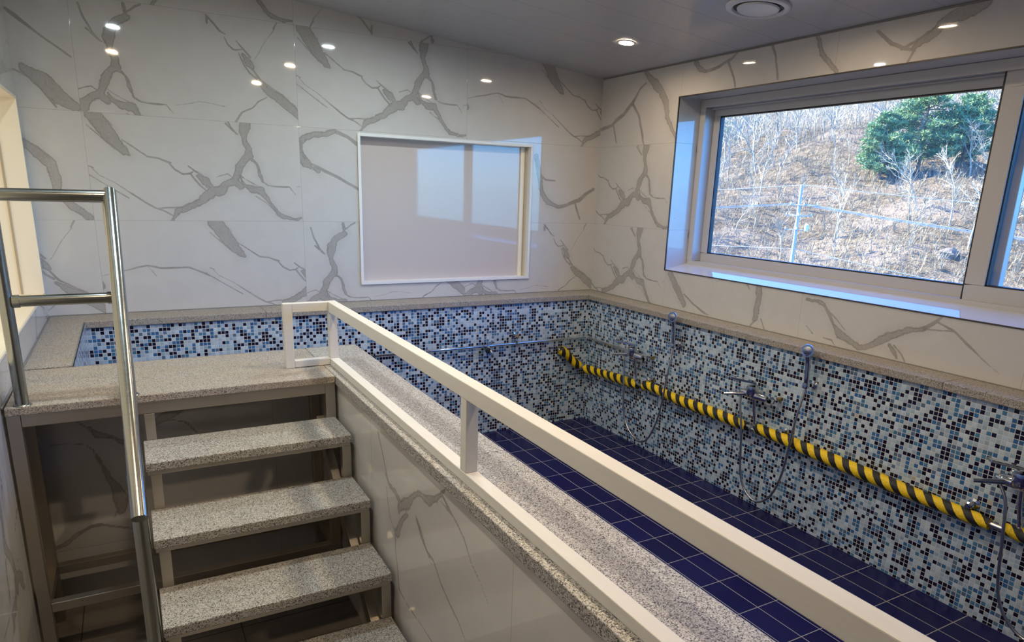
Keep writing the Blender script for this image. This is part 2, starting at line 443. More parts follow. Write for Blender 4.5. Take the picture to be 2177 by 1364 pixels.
def mosaic_mat():
    t = NT('glass_mosaic')
    uv = t.coord('UV')
    P = t.vmath('SCALE', uv); P.node.inputs['Scale'].default_value = 1 / 0.0217
    cell = t.vmath('FLOOR', P)
    fr = t.vmath('FRACTION', P)
    sep = t.n('ShaderNodeSeparateXYZ'); t.l(fr, sep.inputs[0])
    e = lambda o: t.math('MINIMUM', o, t.math('SUBTRACT', 1.0, o))
    d = t.math('MINIMUM', e(sep.outputs[0]), e(sep.outputs[1]))
    wn = t.n('ShaderNodeTexWhiteNoise', noise_dimensions='2D'); t.l(cell, wn.inputs['Vector'])
    r = wn.outputs['Value']
    wn2 = t.n('ShaderNodeTexWhiteNoise', noise_dimensions='2D'); t.l(t.vmath('ADD', cell, (31.7, 12.3, 0)), wn2.inputs['Vector'])
    col = t.ramp(r, [(0.0, (0.010, 0.008, 0.030)), (0.28, (0.045, 0.16, 0.36)), (0.39, (0.075, 0.22, 0.38)), (0.48, (0.11, 0.18, 0.29)),
                     (0.55, (0.38, 0.51, 0.63)), (0.64, (0.47, 0.60, 0.71)), (0.81, (0.56, 0.67, 0.75))], 'CONSTANT')
    streak = t.noise(t.mapped(uv, (120, 400, 1)), 1.0, 3, 0.6)
    k = t.math('ADD', 0.80, t.math('MULTIPLY', wn2.outputs['Value'], 0.25))
    k = t.math('MULTIPLY', k, t.math('ADD', 0.86, t.math('MULTIPLY', streak, 0.28)))
    hs = t.vmath('SCALE', col); t.l(k, hs.node.inputs['Scale'])
    # tiles that have fallen off show the beige bed
    gone = t.noise(t.vmath('ADD', cell, (3.3, 7.7, 0)), 0.23, 2, 0.6)
    gm = t.step(gone, 0.735, 0.74)
    face = t.mix(gm, hs, (0.50, 0.45, 0.36))
    grout = t.math('SUBTRACT', 1.0, t.step(d, 0.045, 0.085))
    c = t.mix(grout, face, (0.62, 0.62, 0.60))
    rough = t.math('ADD', 0.12, t.math('MULTIPLY', t.math('MAXIMUM', grout, gm), 0.6))
    h = t.math('SUBTRACT', t.step(d, 0.03, 0.16), t.math('MULTIPLY', gm, 0.8))
    tilt = t.math('MULTIPLY', t.math('SUBTRACT', wn2.outputs['Value'], 0.5), t.math('ADD', sep.outputs[0], t.math('MULTIPLY', sep.outputs[1], r)))
    nrm = t.bump(t.math('ADD', h, t.math('MULTIPLY', tilt, 0.35)), 0.5, 0.0012)
    return t.bsdf(c, rough, 0.0, nrm, 0.5)

def pool_tile_mat():
    t = NT('navy_pool_tile')
    uv = t.coord('UV')
    P = t.mapped(uv, (1 / 0.121, 1 / 0.2453, 1))
    cell = t.vmath('FLOOR', P); fr = t.vmath('FRACTION', P)
    sep = t.n('ShaderNodeSeparateXYZ'); t.l(fr, sep.inputs[0])
    e = lambda o: t.math('MINIMUM', o, t.math('SUBTRACT', 1.0, o))
    d = t.math('MINIMUM', t.math('MULTIPLY', e(sep.outputs[0]), 0.121), t.math('MULTIPLY', e(sep.outputs[1]), 0.2453))
    wn = t.n('ShaderNodeTexWhiteNoise', noise_dimensions='2D'); t.l(cell, wn.inputs['Vector'])
    nz = t.noise(uv, 14, 4, 0.6)
    c = t.mix(wn.outputs['Value'], (0.005, 0.005, 0.055), (0.008, 0.008, 0.078))
    c = t.mix(t.math('MULTIPLY', nz, 0.25), c, (0.02, 0.02, 0.06))
    g = t.math('SUBTRACT', 1.0, t.step(d, 0.0014, 0.0024))
    c = t.mix(g, c, (0.36, 0.35, 0.34))
    nrm = t.bump(t.step(d, 0.0, 0.003), 0.3, 0.002)
    return t.bsdf(c, t.math('ADD', 0.22, t.math('MULTIPLY', g, 0.5)), 0.0, nrm, 0.18)

def granite_mat(name, light, dark, warm, stain=0.0):
    t = NT(name)
    P = t.pos()
    v = t.n('ShaderNodeTexVoronoi', feature='F1'); v.inputs['Scale'].default_value = 400; t.l(P, v.inputs['Vector'])
    sepc = t.n('ShaderNodeSeparateColor'); t.l(v.outputs['Color'], sepc.inputs[0])
    c = t.ramp(sepc.outputs[0], [(0.0, dark), (0.20, tuple(0.5 * a + 0.5 * b for a, b in zip(dark, light))), (0.40, light), (0.66, warm), (0.82, tuple(min(1, 1.22 * a) for a in light))], 'CONSTANT')
    n = t.noise(P, 230, 3, 0.7)
    c = t.mix(t.step(n, 0.60, 0.68), c, tuple(0.6 * a + 0.4 * b for a, b in zip(dark, light)))
    big = t.noise(t.mapped(P, (1.6, 7, 7)), 1.6, 4, 0.6)
    if stain: c = t.mix(t.math('MULTIPLY', t.step(big, 0.42, 0.72), stain), c, (0.36, 0.275, 0.19))
    nrm = t.bump(n, 0.25, 0.0015)
    return t.bsdf(c, 0.50, 0.0, nrm, 0.4)

def floor_mat():
    t = NT('grey_brown_floor_tile')
    P = t.pos()
    Q = t.mapped(P, (1 / 0.6, 1 / 0.6, 1))
    fr = t.vmath('FRACTION', t.vmath('ADD', Q, (0.27, 0.33, 0)))
    sep = t.n('ShaderNodeSeparateXYZ'); t.l(fr, sep.inputs[0])
    e = lambda o: t.math('MINIMUM', o, t.math('SUBTRACT', 1.0, o))
    d = t.math('MINIMUM', e(sep.outputs[0]), e(sep.outputs[1]))
    nz = t.noise(t.mapped(P, (2, 9, 2)), 2.0, 5, 0.6)
    c = t.mix(nz, (0.13, 0.115, 0.10), (0.24, 0.215, 0.19))
    c = t.mix(t.math('SUBTRACT', 1.0, t.step(d, 0.002, 0.005)), c, (0.05, 0.045, 0.04))
    return t.bsdf(c, 0.16, 0.0, None, 0.5)

def ceiling_mat():
    t = NT('glossy_ceiling_panel')
    P = t.pos()
    sep = t.n('ShaderNodeSeparateXYZ'); t.l(P, sep.inputs[0])
    f = t.math('FRACT', t.math('DIVIDE', t.math('ADD', sep.outputs[1], 20.0 * 0.312 + 0.182), 0.312))
    d = t.math('MINIMUM', f, t.math('SUBTRACT', 1.0, f))
    g = t.math('SUBTRACT', 1.0, t.step(d, 0.003, 0.012))
    wav = t.noise(t.mapped(P, (3, 70, 1)), 1.0, 2, 0.5)
    c = t.mix(t.math('MULTIPLY', g, 0.5), (0.45, 0.46, 0.485), (0.26, 0.26, 0.27))
    nrm = t.bump(t.math('SUBTRACT', t.math('MULTIPLY', wav, 0.30), g), 0.22, 0.003)
    return t.bsdf(c, 0.20, 0.0, nrm, 0.5)

def steel_mat(name, color, rough, streak=(3, 3, 90)):
    t = NT(name)
    nz = t.noise(t.mapped(t.coord(), streak), 4.0, 4, 0.6)
    c = t.mix(nz, tuple(0.78 * v for v in color), color)
    r = t.math('ADD', rough - 0.07, t.math('MULTIPLY', nz, 0.14))
    return t.bsdf(c, r, 1.0, None)

def paint_wood_mat():
    t = NT('white_washed_wood')
    P = t.coord()
    g = t.noise(t.mapped(P, (26, 3.5, 26)), 3.0, 5, 0.65)
    n = t.noise(P, 5, 3, 0.6)
    c = t.mix(g, (0.60, 0.585, 0.54), (0.71, 0.70, 0.655))
    c = t.mix(t.math('MULTIPLY', n, 0.35), c, (0.68, 0.67, 0.64))
    return t.bsdf(c, 0.5, 0.0, t.bump(g, 0.15, 0.002), 0.4)

def foam_mat():
    t = NT('striped_foam')
    uv = t.coord('UV')
    sep = t.n('ShaderNodeSeparateXYZ'); t.l(uv, sep.inputs[0])
    P = t.coord()
    n = t.noise(P, 24, 3, 0.6)
    ph = t.math('FRACT', t.math('ADD', t.math('ADD', t.math('DIVIDE', sep.outputs[1], 0.088), t.math('MULTIPLY', sep.outputs[0], -2.0)), t.math('MULTIPLY', t.math('SUBTRACT', n, 0.5), 0.10)))
    m = t.math('MULTIPLY', t.step(ph, 0.0, 0.03), t.math('SUBTRACT', 1.0, t.step(ph, 0.52, 0.55)))
    n2 = t.noise(P, 160, 4, 0.7)
    yel = t.mix(t.step(n2, 0.52, 0.72), (0.92, 0.62, 0.012), (0.50, 0.32, 0.02))
    c = t.mix(m, (0.018, 0.016, 0.015), yel)
    return t.bsdf(c, 0.33, 0.0, t.bump(t.math('ADD', n, t.math('MULTIPLY', n2, 0.5)), 0.8, 0.007), 0.4)

def emit_mat(name, color, strength):
    t = NT(name)
    e = t.n('ShaderNodeEmission'); e.inputs['Color'].default_value = (*color, 1); e.inputs['Strength'].default_value = strength
    t.l(e.outputs[0], t.out.inputs['Surface']); return t.m

def glass_mat():
    t = NT('window_glass')
    fa = t.n('ShaderNodeLayerWeight'); fa.inputs['Blend'].default_value = 0.5
    fr = t.math('ADD', 0.05, t.math('MULTIPLY', t.math('POWER', fa.outputs['Facing'], 5.0), 0.85))
    tr = t.n('ShaderNodeBsdfTransparent'); tr.inputs['Color'].default_value = (0.93, 0.96, 0.97, 1)
    gl = t.n('ShaderNodeBsdfGlossy'); gl.inputs['Roughness'].default_value = 0.0
    df = t.n('ShaderNodeBsdfTranslucent'); df.inputs['Color'].default_value = (0.8, 0.82, 0.85, 1)
    m1 = t.n('ShaderNodeMixShader'); m1.inputs[0].default_value = 0.03
    t.l(tr.outputs[0], m1.inputs[1]); t.l(df.outputs[0], m1.inputs[2])
    m2 = t.n('ShaderNodeMixShader'); t.l(fr, m2.inputs[0])
    t.l(m1.outputs[0], m2.inputs[1]); t.l(gl.outputs[0], m2.inputs[2])
    t.l(m2.outputs[0], t.out.inputs['Surface'])
    return t.m

def ground_mat():
    t = NT('dry_hillside')
    P = t.pos()
    n1 = t.noise(P, 0.16, 6, 0.62); n2 = t.noise(P, 1.3, 6, 0.7); n3 = t.noise(P, 6.0, 4, 0.7)
    c = t.ramp(n2, [(0.25, (0.055, 0.043, 0.026)), (0.48, (0.15, 0.12, 0.075)), (0.62, (0.24, 0.20, 0.13)), (0.8, (0.34, 0.30, 0.21))])
    c = t.mix(t.math('MULTIPLY', t.step(n1, 0.45, 0.65), 0.5), c, (0.40, 0.33, 0.25))
    c = t.mix(t.math('MULTIPLY', t.step(n3, 0.55, 0.7), 0.5), c, (0.62, 0.54, 0.44))
    return t.bsdf(c, 0.95, 0.0, t.bump(t.math('ADD', n2, t.math('MULTIPLY', n3, 0.4)), 1.0, 0.8), 0.1)

M = dict(
    marble=marble_mat(), mosaic=mosaic_mat(), pooltile=pool_tile_mat(),
    granite=granite_mat('speckled_grey_granite', (0.45, 0.437, 0.415), (0.06, 0.055, 0.05), (0.38, 0.355, 0.32)),
    granite_warm=granite_mat('stained_beige_granite', (0.425, 0.39, 0.345), (0.09, 0.08, 0.068), (0.37, 0.325, 0.275), 0.45),
    floor=floor_mat(), ceiling=ceiling_mat(),
    steel=steel_mat('brushed_steel_pipe', (0.37, 0.385, 0.365), 0.22),
    frame=steel_mat('dull_steel_frame', (0.54, 0.49, 0.42), 0.42),
    chrome=plain('chrome', (0.72, 0.73, 0.75), 0.07, 1.0),
    hose=plain('steel_hose', (0.50, 0.50, 0.51), 0.28, 1.0),
    brass=plain('old_brass', (0.50, 0.33, 0.13), 0.35, 1.0),
    wood=paint_wood_mat(), foam=foam_mat(),
    alu=plain('white_window_profile', (0.50, 0.49, 0.485), 0.32, 0.0),
    gasket=plain('black_gasket', (0.012, 0.012, 0.016), 0.5),
    edge=plain('dark_tile_edge_trim', (0.055, 0.040, 0.030), 0.4),
    whiteframe=plain('white_painted_frame', (0.80, 0.79, 0.76), 0.35),
    cream=plain('cream_frame', (0.88, 0.80, 0.64), 0.4),
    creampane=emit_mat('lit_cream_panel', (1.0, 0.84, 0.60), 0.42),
    bead_and_shade=plain('tan_bead_and_shade', (0.44, 0.36, 0.25), 0.5),  # colours the left jamb bead and the painted shadow line by the milky panel
    panel=plain('milky_gloss_panel', (0.58, 0.505, 0.46), 0.035),
    sealant=plain('grey_sealant', (0.22, 0.21, 0.195), 0.6),
    glass=glass_mat(),
    lampring=plain('white_lamp_ring', (0.82, 0.80, 0.76), 0.35),
    warm=emit_mat('warm_lamp', (1.0, 0.77, 0.51), LAMP),
    warm_dim=emit_mat('warm_lamp_dim', (1.0, 0.77, 0.51), LAMP * 0.42),
    cool=emit_mat('cool_lamp', (0.80, 0.95, 1.0), LAMP * 1.0),
    vent=plain('vent_plastic', (0.70, 0.70, 0.72), 0.3),
    ventdark=plain('vent_gap', (0.05, 0.05, 0.055), 0.6),
    ground=ground_mat(),
    bark=plain('pale_grey_bark', (0.34, 0.31, 0.225), 0.9, 0.0, 0.1, 0.55, 3.0),
    pinebark=plain('pine_bark', (0.20, 0.13, 0.09), 0.9, 0.0, 0.1, 0.3, 5.0),
    needle=plain('pine_needles', (0.19, 0.29, 0.13), 0.7, 0.0, 0.2, 0.5, 1.2),
    brush=plain('dry_brush', (0.28, 0.245, 0.165), 0.95, 0.0, 0.1, 0.6, 0.6),
    concrete=plain('pale_concrete', (0.42, 0.42, 0.41), 0.8, 0.0, 0.2, 0.12, 3.0),
    wire=plain('pale_wire', (0.5, 0.5, 0.52), 0.5),
    porcelain=plain('insulator', (0.55, 0.62, 0.70), 0.25),
    rock=plain('pale_rock', (0.15, 0.13, 0.105), 0.9, 0.0, 0.2, 0.3, 2.0, 0.6),
)

# ------------------------------------------------------------------ the room
H3, XA = 0.5544, -1.1879
def ceil_z(x): return 1.672 - 0.0925 * x
FLOOR = -1.06
PFLOOR = -1.057
XL = -3.878            # left wall
YF = -7.4              # wall behind the camera

class TileWall:
    """marble tiles on a wall, each cut to the wall and gridded; the print's stroke distances ride on the vertices"""
    def __init__(s): s.V, s.F, s.A, s.n = [], [], [[], [], []], 0
    def patch(s, to3d, tile, rect, prnt, res, zmax=None):
        u0, u1, v0, v1 = rect
        if u1 - u0 < 1e-4 or v1 - v0 < 1e-4: return
        nu, nv = max(1, int(math.ceil((u1 - u0) / res))), max(1, int(math.ceil((v1 - v0) / res)))
        U, Vv = np.meshgrid(np.linspace(u0, u1, nu + 1), np.linspace(v0, v1, nv + 1))
        tu0, tu1, tv0, tv1 = tile
        top = None
        if zmax is not None:
            zm = zmax(U)
            top = Vv >= zm
            Vv = np.minimum(Vv, zm)
        lu, lv = U - tu0, Vv - tv0
        if prnt is None:
            f = np.full(U.shape, 9.0); l = f.copy()
        else:
            s0, vo, rot = prnt
            if rot: lu, lv = (tu1 - tu0) - lu, (tv1 - tv0) - lv
            S, T = s0 + lu, vo + lv
            wob = 0.004 * np.sin(31 * S + 17 * T) + 0.003 * np.sin(57 * T - 23 * S)
            f, l = sdf(FILL, S + wob, T - wob), sdf(LINE, S + 0.5 * wob, T - 0.5 * wob)
        ed = np.minimum(np.minimum(U - tu0, tu1 - U), np.minimum(Vv - tv0, tv1 - Vv))
        P = to3d(U.ravel(), Vv.ravel())
        idx = np.arange((nu + 1) * (nv + 1)).reshape(nv + 1, nu + 1) + s.n
        Q = np.stack([idx[:-1, :-1], idx[:-1, 1:], idx[1:, 1:], idx[1:, :-1]], -1).reshape(-1, 4)
        if top is not None:
            keep = ~(top[:-1, :-1] & top[:-1, 1:])
            Q = Q[keep.ravel()]
        s.V.append(P); s.F.append(Q); s.n += len(P)
        for a, x in zip(s.A, (f, l, ed)): a.append(np.clip(x, -1, 1).ravel())
    def wall(s, to3d, us, vs, prints, bounds, holes=(), res=0.006, zmax=None):
        U0, U1, V0, V1 = bounds
        for j in range(len(vs) - 1):
            for i in range(len(us) - 1):
                tile = (us[i], us[i + 1], vs[j], vs[j + 1])
                r = (max(us[i], U0), min(us[i + 1], U1), max(vs[j], V0), min(vs[j + 1], V1))
                if r[0] >= r[1] or r[2] >= r[3]: continue
                cu = sorted({r[0], r[1]} | {h[k] for h in holes for k in (0, 1) if r[0] < h[k] < r[1]})
                cv = sorted({r[2], r[3]} | {h[k] for h in holes for k in (2, 3) if r[2] < h[k] < r[3]})
                for a, b in zip(cu[:-1], cu[1:]):
                    for c, d in zip(cv[:-1], cv[1:]):
                        mu, mv = (a + b) / 2, (c + d) / 2
                        if any(h[0] < mu < h[1] and h[2] < mv < h[3] for h in holes): continue
                        s.patch(to3d, tile, (a, b, c, d), prints(i, j), res, zmax)
    def build(s, name):
        V, F = np.concatenate(s.V), np.concatenate(s.F)
        me = bpy.data.meshes.new(name)
        me.vertices.add(len(V)); me.vertices.foreach_set('co', V.astype(np.float32).ravel())
        me.loops.add(F.size); me.loops.foreach_set('vertex_index', F.astype(np.int32).ravel())
        me.polygons.add(len(F)); me.polygons.foreach_set('loop_start', np.arange(0, F.size, 4, dtype=np.int32))
        me.update(calc_edges=True); me.validate()
        for nm, a in zip(('vein_fill', 'vein_line', 'joint'), s.A):
            at = me.attributes.new(nm, 'FLOAT', 'POINT')
            at.data.foreach_set('value', np.concatenate(a).astype(np.float32))
        me.materials.append(M['marble'])
        o = bpy.data.objects.new(name, me); COL.objects.link(o)
        return tag(o, kind='structure')

P1, P2, P3, P4 = (0.0, 0.0, 0), (-0.6, 0.0, 0), (0.685, 0.15, 0), (1.25, 0.05, 0)
P1R, P3R, P4R = (0.0, 0.0, 1), (0.685, 0.15, 1), (1.25, 0.05, 1)
plane_y = lambda y: (lambda u, v: np.stack([u, np.full_like(u, y), v], 1))
plane_x = lambda x: (lambda u, v: np.stack([np.full_like(u, x), -u, v], 1))      # u runs towards the viewer
plane_z = lambda z: (lambda u, v: np.stack([v, -u, np.full_like(u, z)], 1))

# back wall, with the recess of the framed panel
NX0, NX1, NZ0, NZ1 = -1.985, -0.648, 0.136, 1.122
W = TileWall()
us = [XA + 1.2 * k for k in (-3, -2, -1, 0, 1)]
vs = [H3 + 0.6 * k for k in (-1, 0, 1, 2, 3)]
rows = {0: [P3, P2, P3, P3], 1: [(14.0, 0.0, 0), P1, (10.0, 0.0, 0), (12.0, 0.0, 0)], 2: [(16.0, 0.0, 0), P3, P1, P2], 3: [P2, P1, P3R, P4]}
W.wall(plane_y(0.0), us, vs, lambda i, j: rows[j][i], (XL, 0.0, -0.04, 2.2), [(NX0, NX1, NZ0, NZ1)], 0.0042, lambda u: ceil_z(u))
W.build('wall_back')

# right wall with the long window
WY0, WY1, WZ0, WZ1 = 0.911, 4.93, 0.2735, 1.449
W = TileWall()
us = [-0.28 + 1.2 * k for k in range(0, 8)]
rows = {0: [P1] + [(30.0 + u, 0.0, 0) for u in us[1:]], 1: [P1, P3, P1, P2, P3, P1, P2], 2: [(20.0 + u, 0.0, 0) for u in us]}
W.wall(plane_x(0.0), us, [H3 - 0.6, H3, H3 + 0.6, H3 + 1.2], lambda i, j: rows[j][i], (0.0, -YF, -0.04, ceil_z(0)), [(WY0, WY1, WZ0, WZ1)], 0.0055)
JX = 0.20
jv = [H3 - 0.6, H3, H3 + 0.6, H3 + 1.2]
for yy in (-WY0, -WY1):                                              # tiled reveals of the window
    W.wall((lambda y: (lambda u, v: np.stack([u, np.full_like(u, y), v], 1)))(yy), [-0.5, 0.7], jv, lambda i, j: P3, (0.0, JX + 0.1, WZ0, WZ1), (), 0.012)
for zz, rise in ((WZ0, 0.19), (WZ1, 0.0)):                            # the sill tile falls towards the room
    W.wall((lambda z_, k_: (lambda u, v: np.stack([v, -u, z_ + k_ * v], 1)))(zz, rise), us, [-0.3, 0.6], lambda i, j: (0.0, -2.0, 0), (WY0, WY1, 0.0, JX + 0.1), (), 0.05)
W.build('wall_right')

# left wall with its own window opening
LY0, LY1, LZ0, LZ1 = 0.10, 2.9, 0.150, 1.19
W = TileWall()
us = [-0.36 + 1.2 * k for k in range(0, 8)]
vs = [H3 + 0.6 * k for k in (-3, -2, -1, 0, 1, 2, 3)]
pr = [P2, P3, P1, P4]
W.wall(plane_x(XL), us, vs, lambda i, j: pr[(i * 2 + j) % 4], (0.0, -YF, FLOOR, ceil_z(XL)), [(LY0, LY1, LZ0, LZ1)], 0.012)
W.build('wall_left')

W = TileWall()
us = [XL + 1.2 * k for k in range(0, 5)]
W.wall(plane_y(YF), us, vs, lambda i, j: pr[(i + j) % 4], (XL, 0.0, FLOOR, 2.2), (), 0.02, lambda u: ceil_z(u))
W.build('wall_front')

# low walls round the pool: marble outside, mosaic inside
NXO, NXI = -2.690, -2.458     # near pool wall, outer and inner face
FYO, FYI = -1.500, -1.372     # pool wall under the landing
W = TileWall()
us = [0.135 + 1.125 * k for k in range(0, 7)]
vs2 = [-1.19, 0.01]
W.wall(plane_x(NXO), us, vs2, lambda i, j: (40.0 + us[i], vs2[j] + 1.19, 0) if us[i] < 4.4 else [P4, P1, P3R, P2][(i + 2 * j) % 4], (-FYO, -YF, FLOOR, -0.04), (), 0.0065)
lx, lz = [-4.1, -2.9, -1.7], [-1.39, -0.79, -0.19, 0.41]
W.wall(plane_y(FYO), lx, lz, lambda i, j: (50.0 + lx[i] - XL, lz[j] - FLOOR, 0), (XL, NXO, FLOOR, -0.03), (), 0.010)
W.build('wall_stair')

MX, MY = -0.165, -0.223       # mosaic faces under the right and back coping
ML = -3.690
b = MB()
def quad_y(y, x0, x1, z0, z1, m=0): b.face([(x0, y, z0), (x1, y, z0), (x1, y, z1), (x0, y, z1)], [(x0, z0), (x1, z0), (x1, z1), (x0, z1)], m)
def quad_x(x, y0, y1, z0, z1, m=0): b.face([(x, y0, z0), (x, y1, z0), (x, y1, z1), (x, y0, z1)], [(y0 + 0.37, z0), (y1 + 0.37, z0), (y1 + 0.37, z1), (y0 + 0.37, z1)], m)
quad_y(MY, ML, MX, PFLOOR, -0.038)
tag(b.build('wall_pool_back', M['mosaic']), kind='structure')
b = MB(); quad_x(MX, MY, YF, PFLOOR, -0.038)
tag(b.build('wall_pool_right', M['mosaic']), kind='structure')
b = MB(); quad_x(ML, MY, FYI, PFLOOR, -0.005)
tag(b.build('wall_pool_left', M['mosaic']), kind='structure')
b = MB(); quad_y(FYI, ML, NXI, PFLOOR, -0.030); quad_x(NXI, FYI, YF, PFLOOR, -0.030)
tag(b.build('wall_pool_near', M['mosaic']), kind='structure')
b = MB()
for x0, x1, y0, y1 in ((NXI - 0.02, MX + 0.02, YF, FYI - 0.02), (ML - 0.02, MX + 0.02, FYI - 0.02, MY + 0.02)):
    b.face([(x0, y0, PFLOOR), (x1, y0, PFLOOR), (x1, y1, PFLOOR), (x0, y1, PFLOOR)], [(p - MX, q + 0.4477) for p, q in ((x0, y0), (x1, y0), (x1, y1), (x0, y1))])
tag(b.build('pool_floor', M['pooltile']), kind='structure')
b = MB(); b.box((XL - 0.1, YF - 0.1, FLOOR - 0.1), (NXO + 0.05, FYO + 0.05, FLOOR))
tag(b.build('floor', M['floor']), kind='structure')
b = MB()
x0, x1, y0, y1 = XL - 0.1, 0.1, YF - 0.1, 0.1
b.face([(x0, y0, ceil_z(x0)), (x0, y1, ceil_z(x0)), (x1, y1, ceil_z(x1)), (x1, y0, ceil_z(x1))])
b.face([(x0, y0, ceil_z(x0) + .1), (x1, y0, ceil_z(x1) + .1), (x1, y1, ceil_z(x1) + .1), (x0, y1, ceil_z(x0) + .1)])
tag(b.build('ceiling', M['ceiling']), kind='structure')

# granite coping: each run of slabs, cut at the joints the photo shows
def slabs(name, cuts, mk, mat):
    b = MB()
    for a, c in zip(cuts[:-1], cuts[1:]): mk(b, a, c)
    return tag(b.build(name, mat, bevel=0.0035), kind='structure')
CT, CB = 0.0, -0.040
g = 0.0006
slabs('trim_1', [XL + 0.004, -2.70, -1.335, -0.190], lambda b, a, c: b.box((a + g, -0.242, CB), (c - g, -0.002, CT)), M['granite_warm'])
slabs('trim_2', [-0.002, -1.72, -3.09, -4.45, -5.8, YF], lambda b, a, c: b.box((-0.190, c + g, CB), (-0.002, a - g, CT)), M['granite_warm'])
slabs('trim_3', [-0.243, -1.335], lambda b, a, c: b.box((XL + 0.004, c + g, CB), (-3.699, a - g, CT)), M['granite_warm'])
slabs('trim_4', [-1.361, -3.008, -4.40, -5.8, YF], lambda b, a, c: b.box((-2.702, c + g, CB), (-2.447, a - g, CT)), M['granite'])
b = MB()
b.box((-3.700, -1.335, -0.034), (-3.694, -0.243, -0.001)); b.box((XL + 0.001, -1.93, -0.002), (XL + 0.007, -0.004, 0.004))
b.box((XL + 0.01, -0.010, -0.001), (-0.01, -0.001, 0.004)); b.box((-0.010, YF, -0.001), (-0.001, -0.01, 0.004))
tag(b.build('trim_5', M['sealant']), kind='structure')
# dark edge strip round the window opening
b = MB()
e = 0.007
b.box((-0.004, -WY1, WZ0 - e), (0.004, -WY0 + e, WZ0)); b.box((-0.004, -WY1, WZ1), (0.004, -WY0 + e, WZ1 + e))
b.box((-0.004, -WY0, WZ0 - e), (0.004, -WY0 + e, WZ1 + e))
tag(b.build('trim_6', M['edge']), kind='structure')
b = MB(); b.box((-0.008, YF, 1.664), (-0.001, -0.01, 1.671)); 
tag(b.build('trim_7', M['sealant']), kind='structure')

# ------------------------------------------------------------------ windows
w1 = thing('window_1', 'long white sliding window over the pool looking onto the hillside', 'window', (JX, -2.9, WZ0), kind='structure')
FX = JX
b = MB()
b.box((FX, -WY1 + .02, WZ0), (FX + .16, -WY0 - .001, 0.335)); b.box((FX, -WY1 + .02, 1.395), (FX + .16, -WY0 - .001, WZ1 - .001))
b.box((FX, -0.963, 0.335), (FX + .16, -WY0 - .001, 1.395)); b.box((FX, -WY1 + .02, 0.335), (FX + .16, -WY1 + .07, 1.395))
b.box((FX + 0.055, -WY1 + .07, 1.385), (FX + .062, -0.963, 1.395))
b.build('frame', M['alu'], w1, bevel=0.003)
def sash(xf, ya, yb, gya, gyb, gz0, gz1, z0, z1, handle=None):
    s_ = MB()
    d = 0.045
    s_.box((xf, ya, z0), (xf + d, yb, gz0)); s_.box((xf, ya, gz1), (xf + d, yb, z1))
    s_.box((xf, ya, gz0), (xf + d, gya, gz1)); s_.box((xf, gyb, gz0), (xf + d, yb, gz1))
    o = s_.build('sash', M['alu'], w1, bevel=0.003)
    k = MB(); t = 0.007
    x0, x1 = xf + 0.008, xf + 0.040
    k.box((x0, gya, gz0), (x1, gyb, gz0 + t)); k.box((x0, gya, gz1 - t), (x1, gyb, gz1))
    k.box((x0, gya, gz0), (x1, gya + t, gz1)); k.box((x0, gyb - t, gz0), (x1, gyb, gz1))
    k.build('gasket', M['gasket'], o)
    p = MB(); p.face([(xf + 0.022, gya + t, gz0 + t), (xf + 0.022, gyb - t, gz0 + t), (xf + 0.022, gyb - t, gz1 - t), (xf + 0.022, gya + t, gz1 - t)])
    p.build('pane', M['glass'], o)
    return o
sash(0.285, -3.005, -0.964, -2.945, -1.020, 0.394, 1.342, 0.332, 1.398)
sash(0.222, -4.86, -2.880, -4.765, -2.972, 0.410, 1.327, 0.332, 1.398)
b = MB(); b.box((0.2215, -2.8795, 0.333), (0.268, -2.873, 1.396)); b.build('brush_seal', M['gasket'], w1)

# left window: cream frame in the left wall
w2 = thing('window_2', 'cream framed window recess in the left wall beside the steel handrail', 'window', (XL, -1.4, LZ0), kind='structure')
b = MB(); d = 0.17
b.box((XL - d, -LY1, LZ0 - .02), (XL - .001, -LY0, LZ0)); b.box((XL - d, -LY1, LZ1), (XL - .001, -LY0, LZ1 + .02))
b.box((XL - d, -LY0, LZ0 - .02), (XL - .001, -LY0 + .02, LZ1 + .02)); b.box((XL - d, -LY1 - .02, LZ0 - .02), (XL - .001, -LY1, LZ1 + .02))
b.box((XL - .003, -LY1, LZ0 - .012), (XL + .004, -LY0 + .012, LZ0)); b.box((XL - .003, -LY1, LZ1), (XL + .004, -LY0 + .012, LZ1 + .012)); b.box((XL - .003, -LY0, LZ0), (XL + .004, -LY0 + .012, LZ1))
b.build('frame', M['cream'], w2, bevel=0.002)
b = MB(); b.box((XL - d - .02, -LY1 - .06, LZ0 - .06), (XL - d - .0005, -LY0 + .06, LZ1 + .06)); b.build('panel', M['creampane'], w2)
b = MB(); b.box((XL - 0.105, -LY0 - .006, LZ0), (XL - 0.095, -LY0, LZ1)); b.build('bead_and_shade', M['bead_and_shade'], w2)

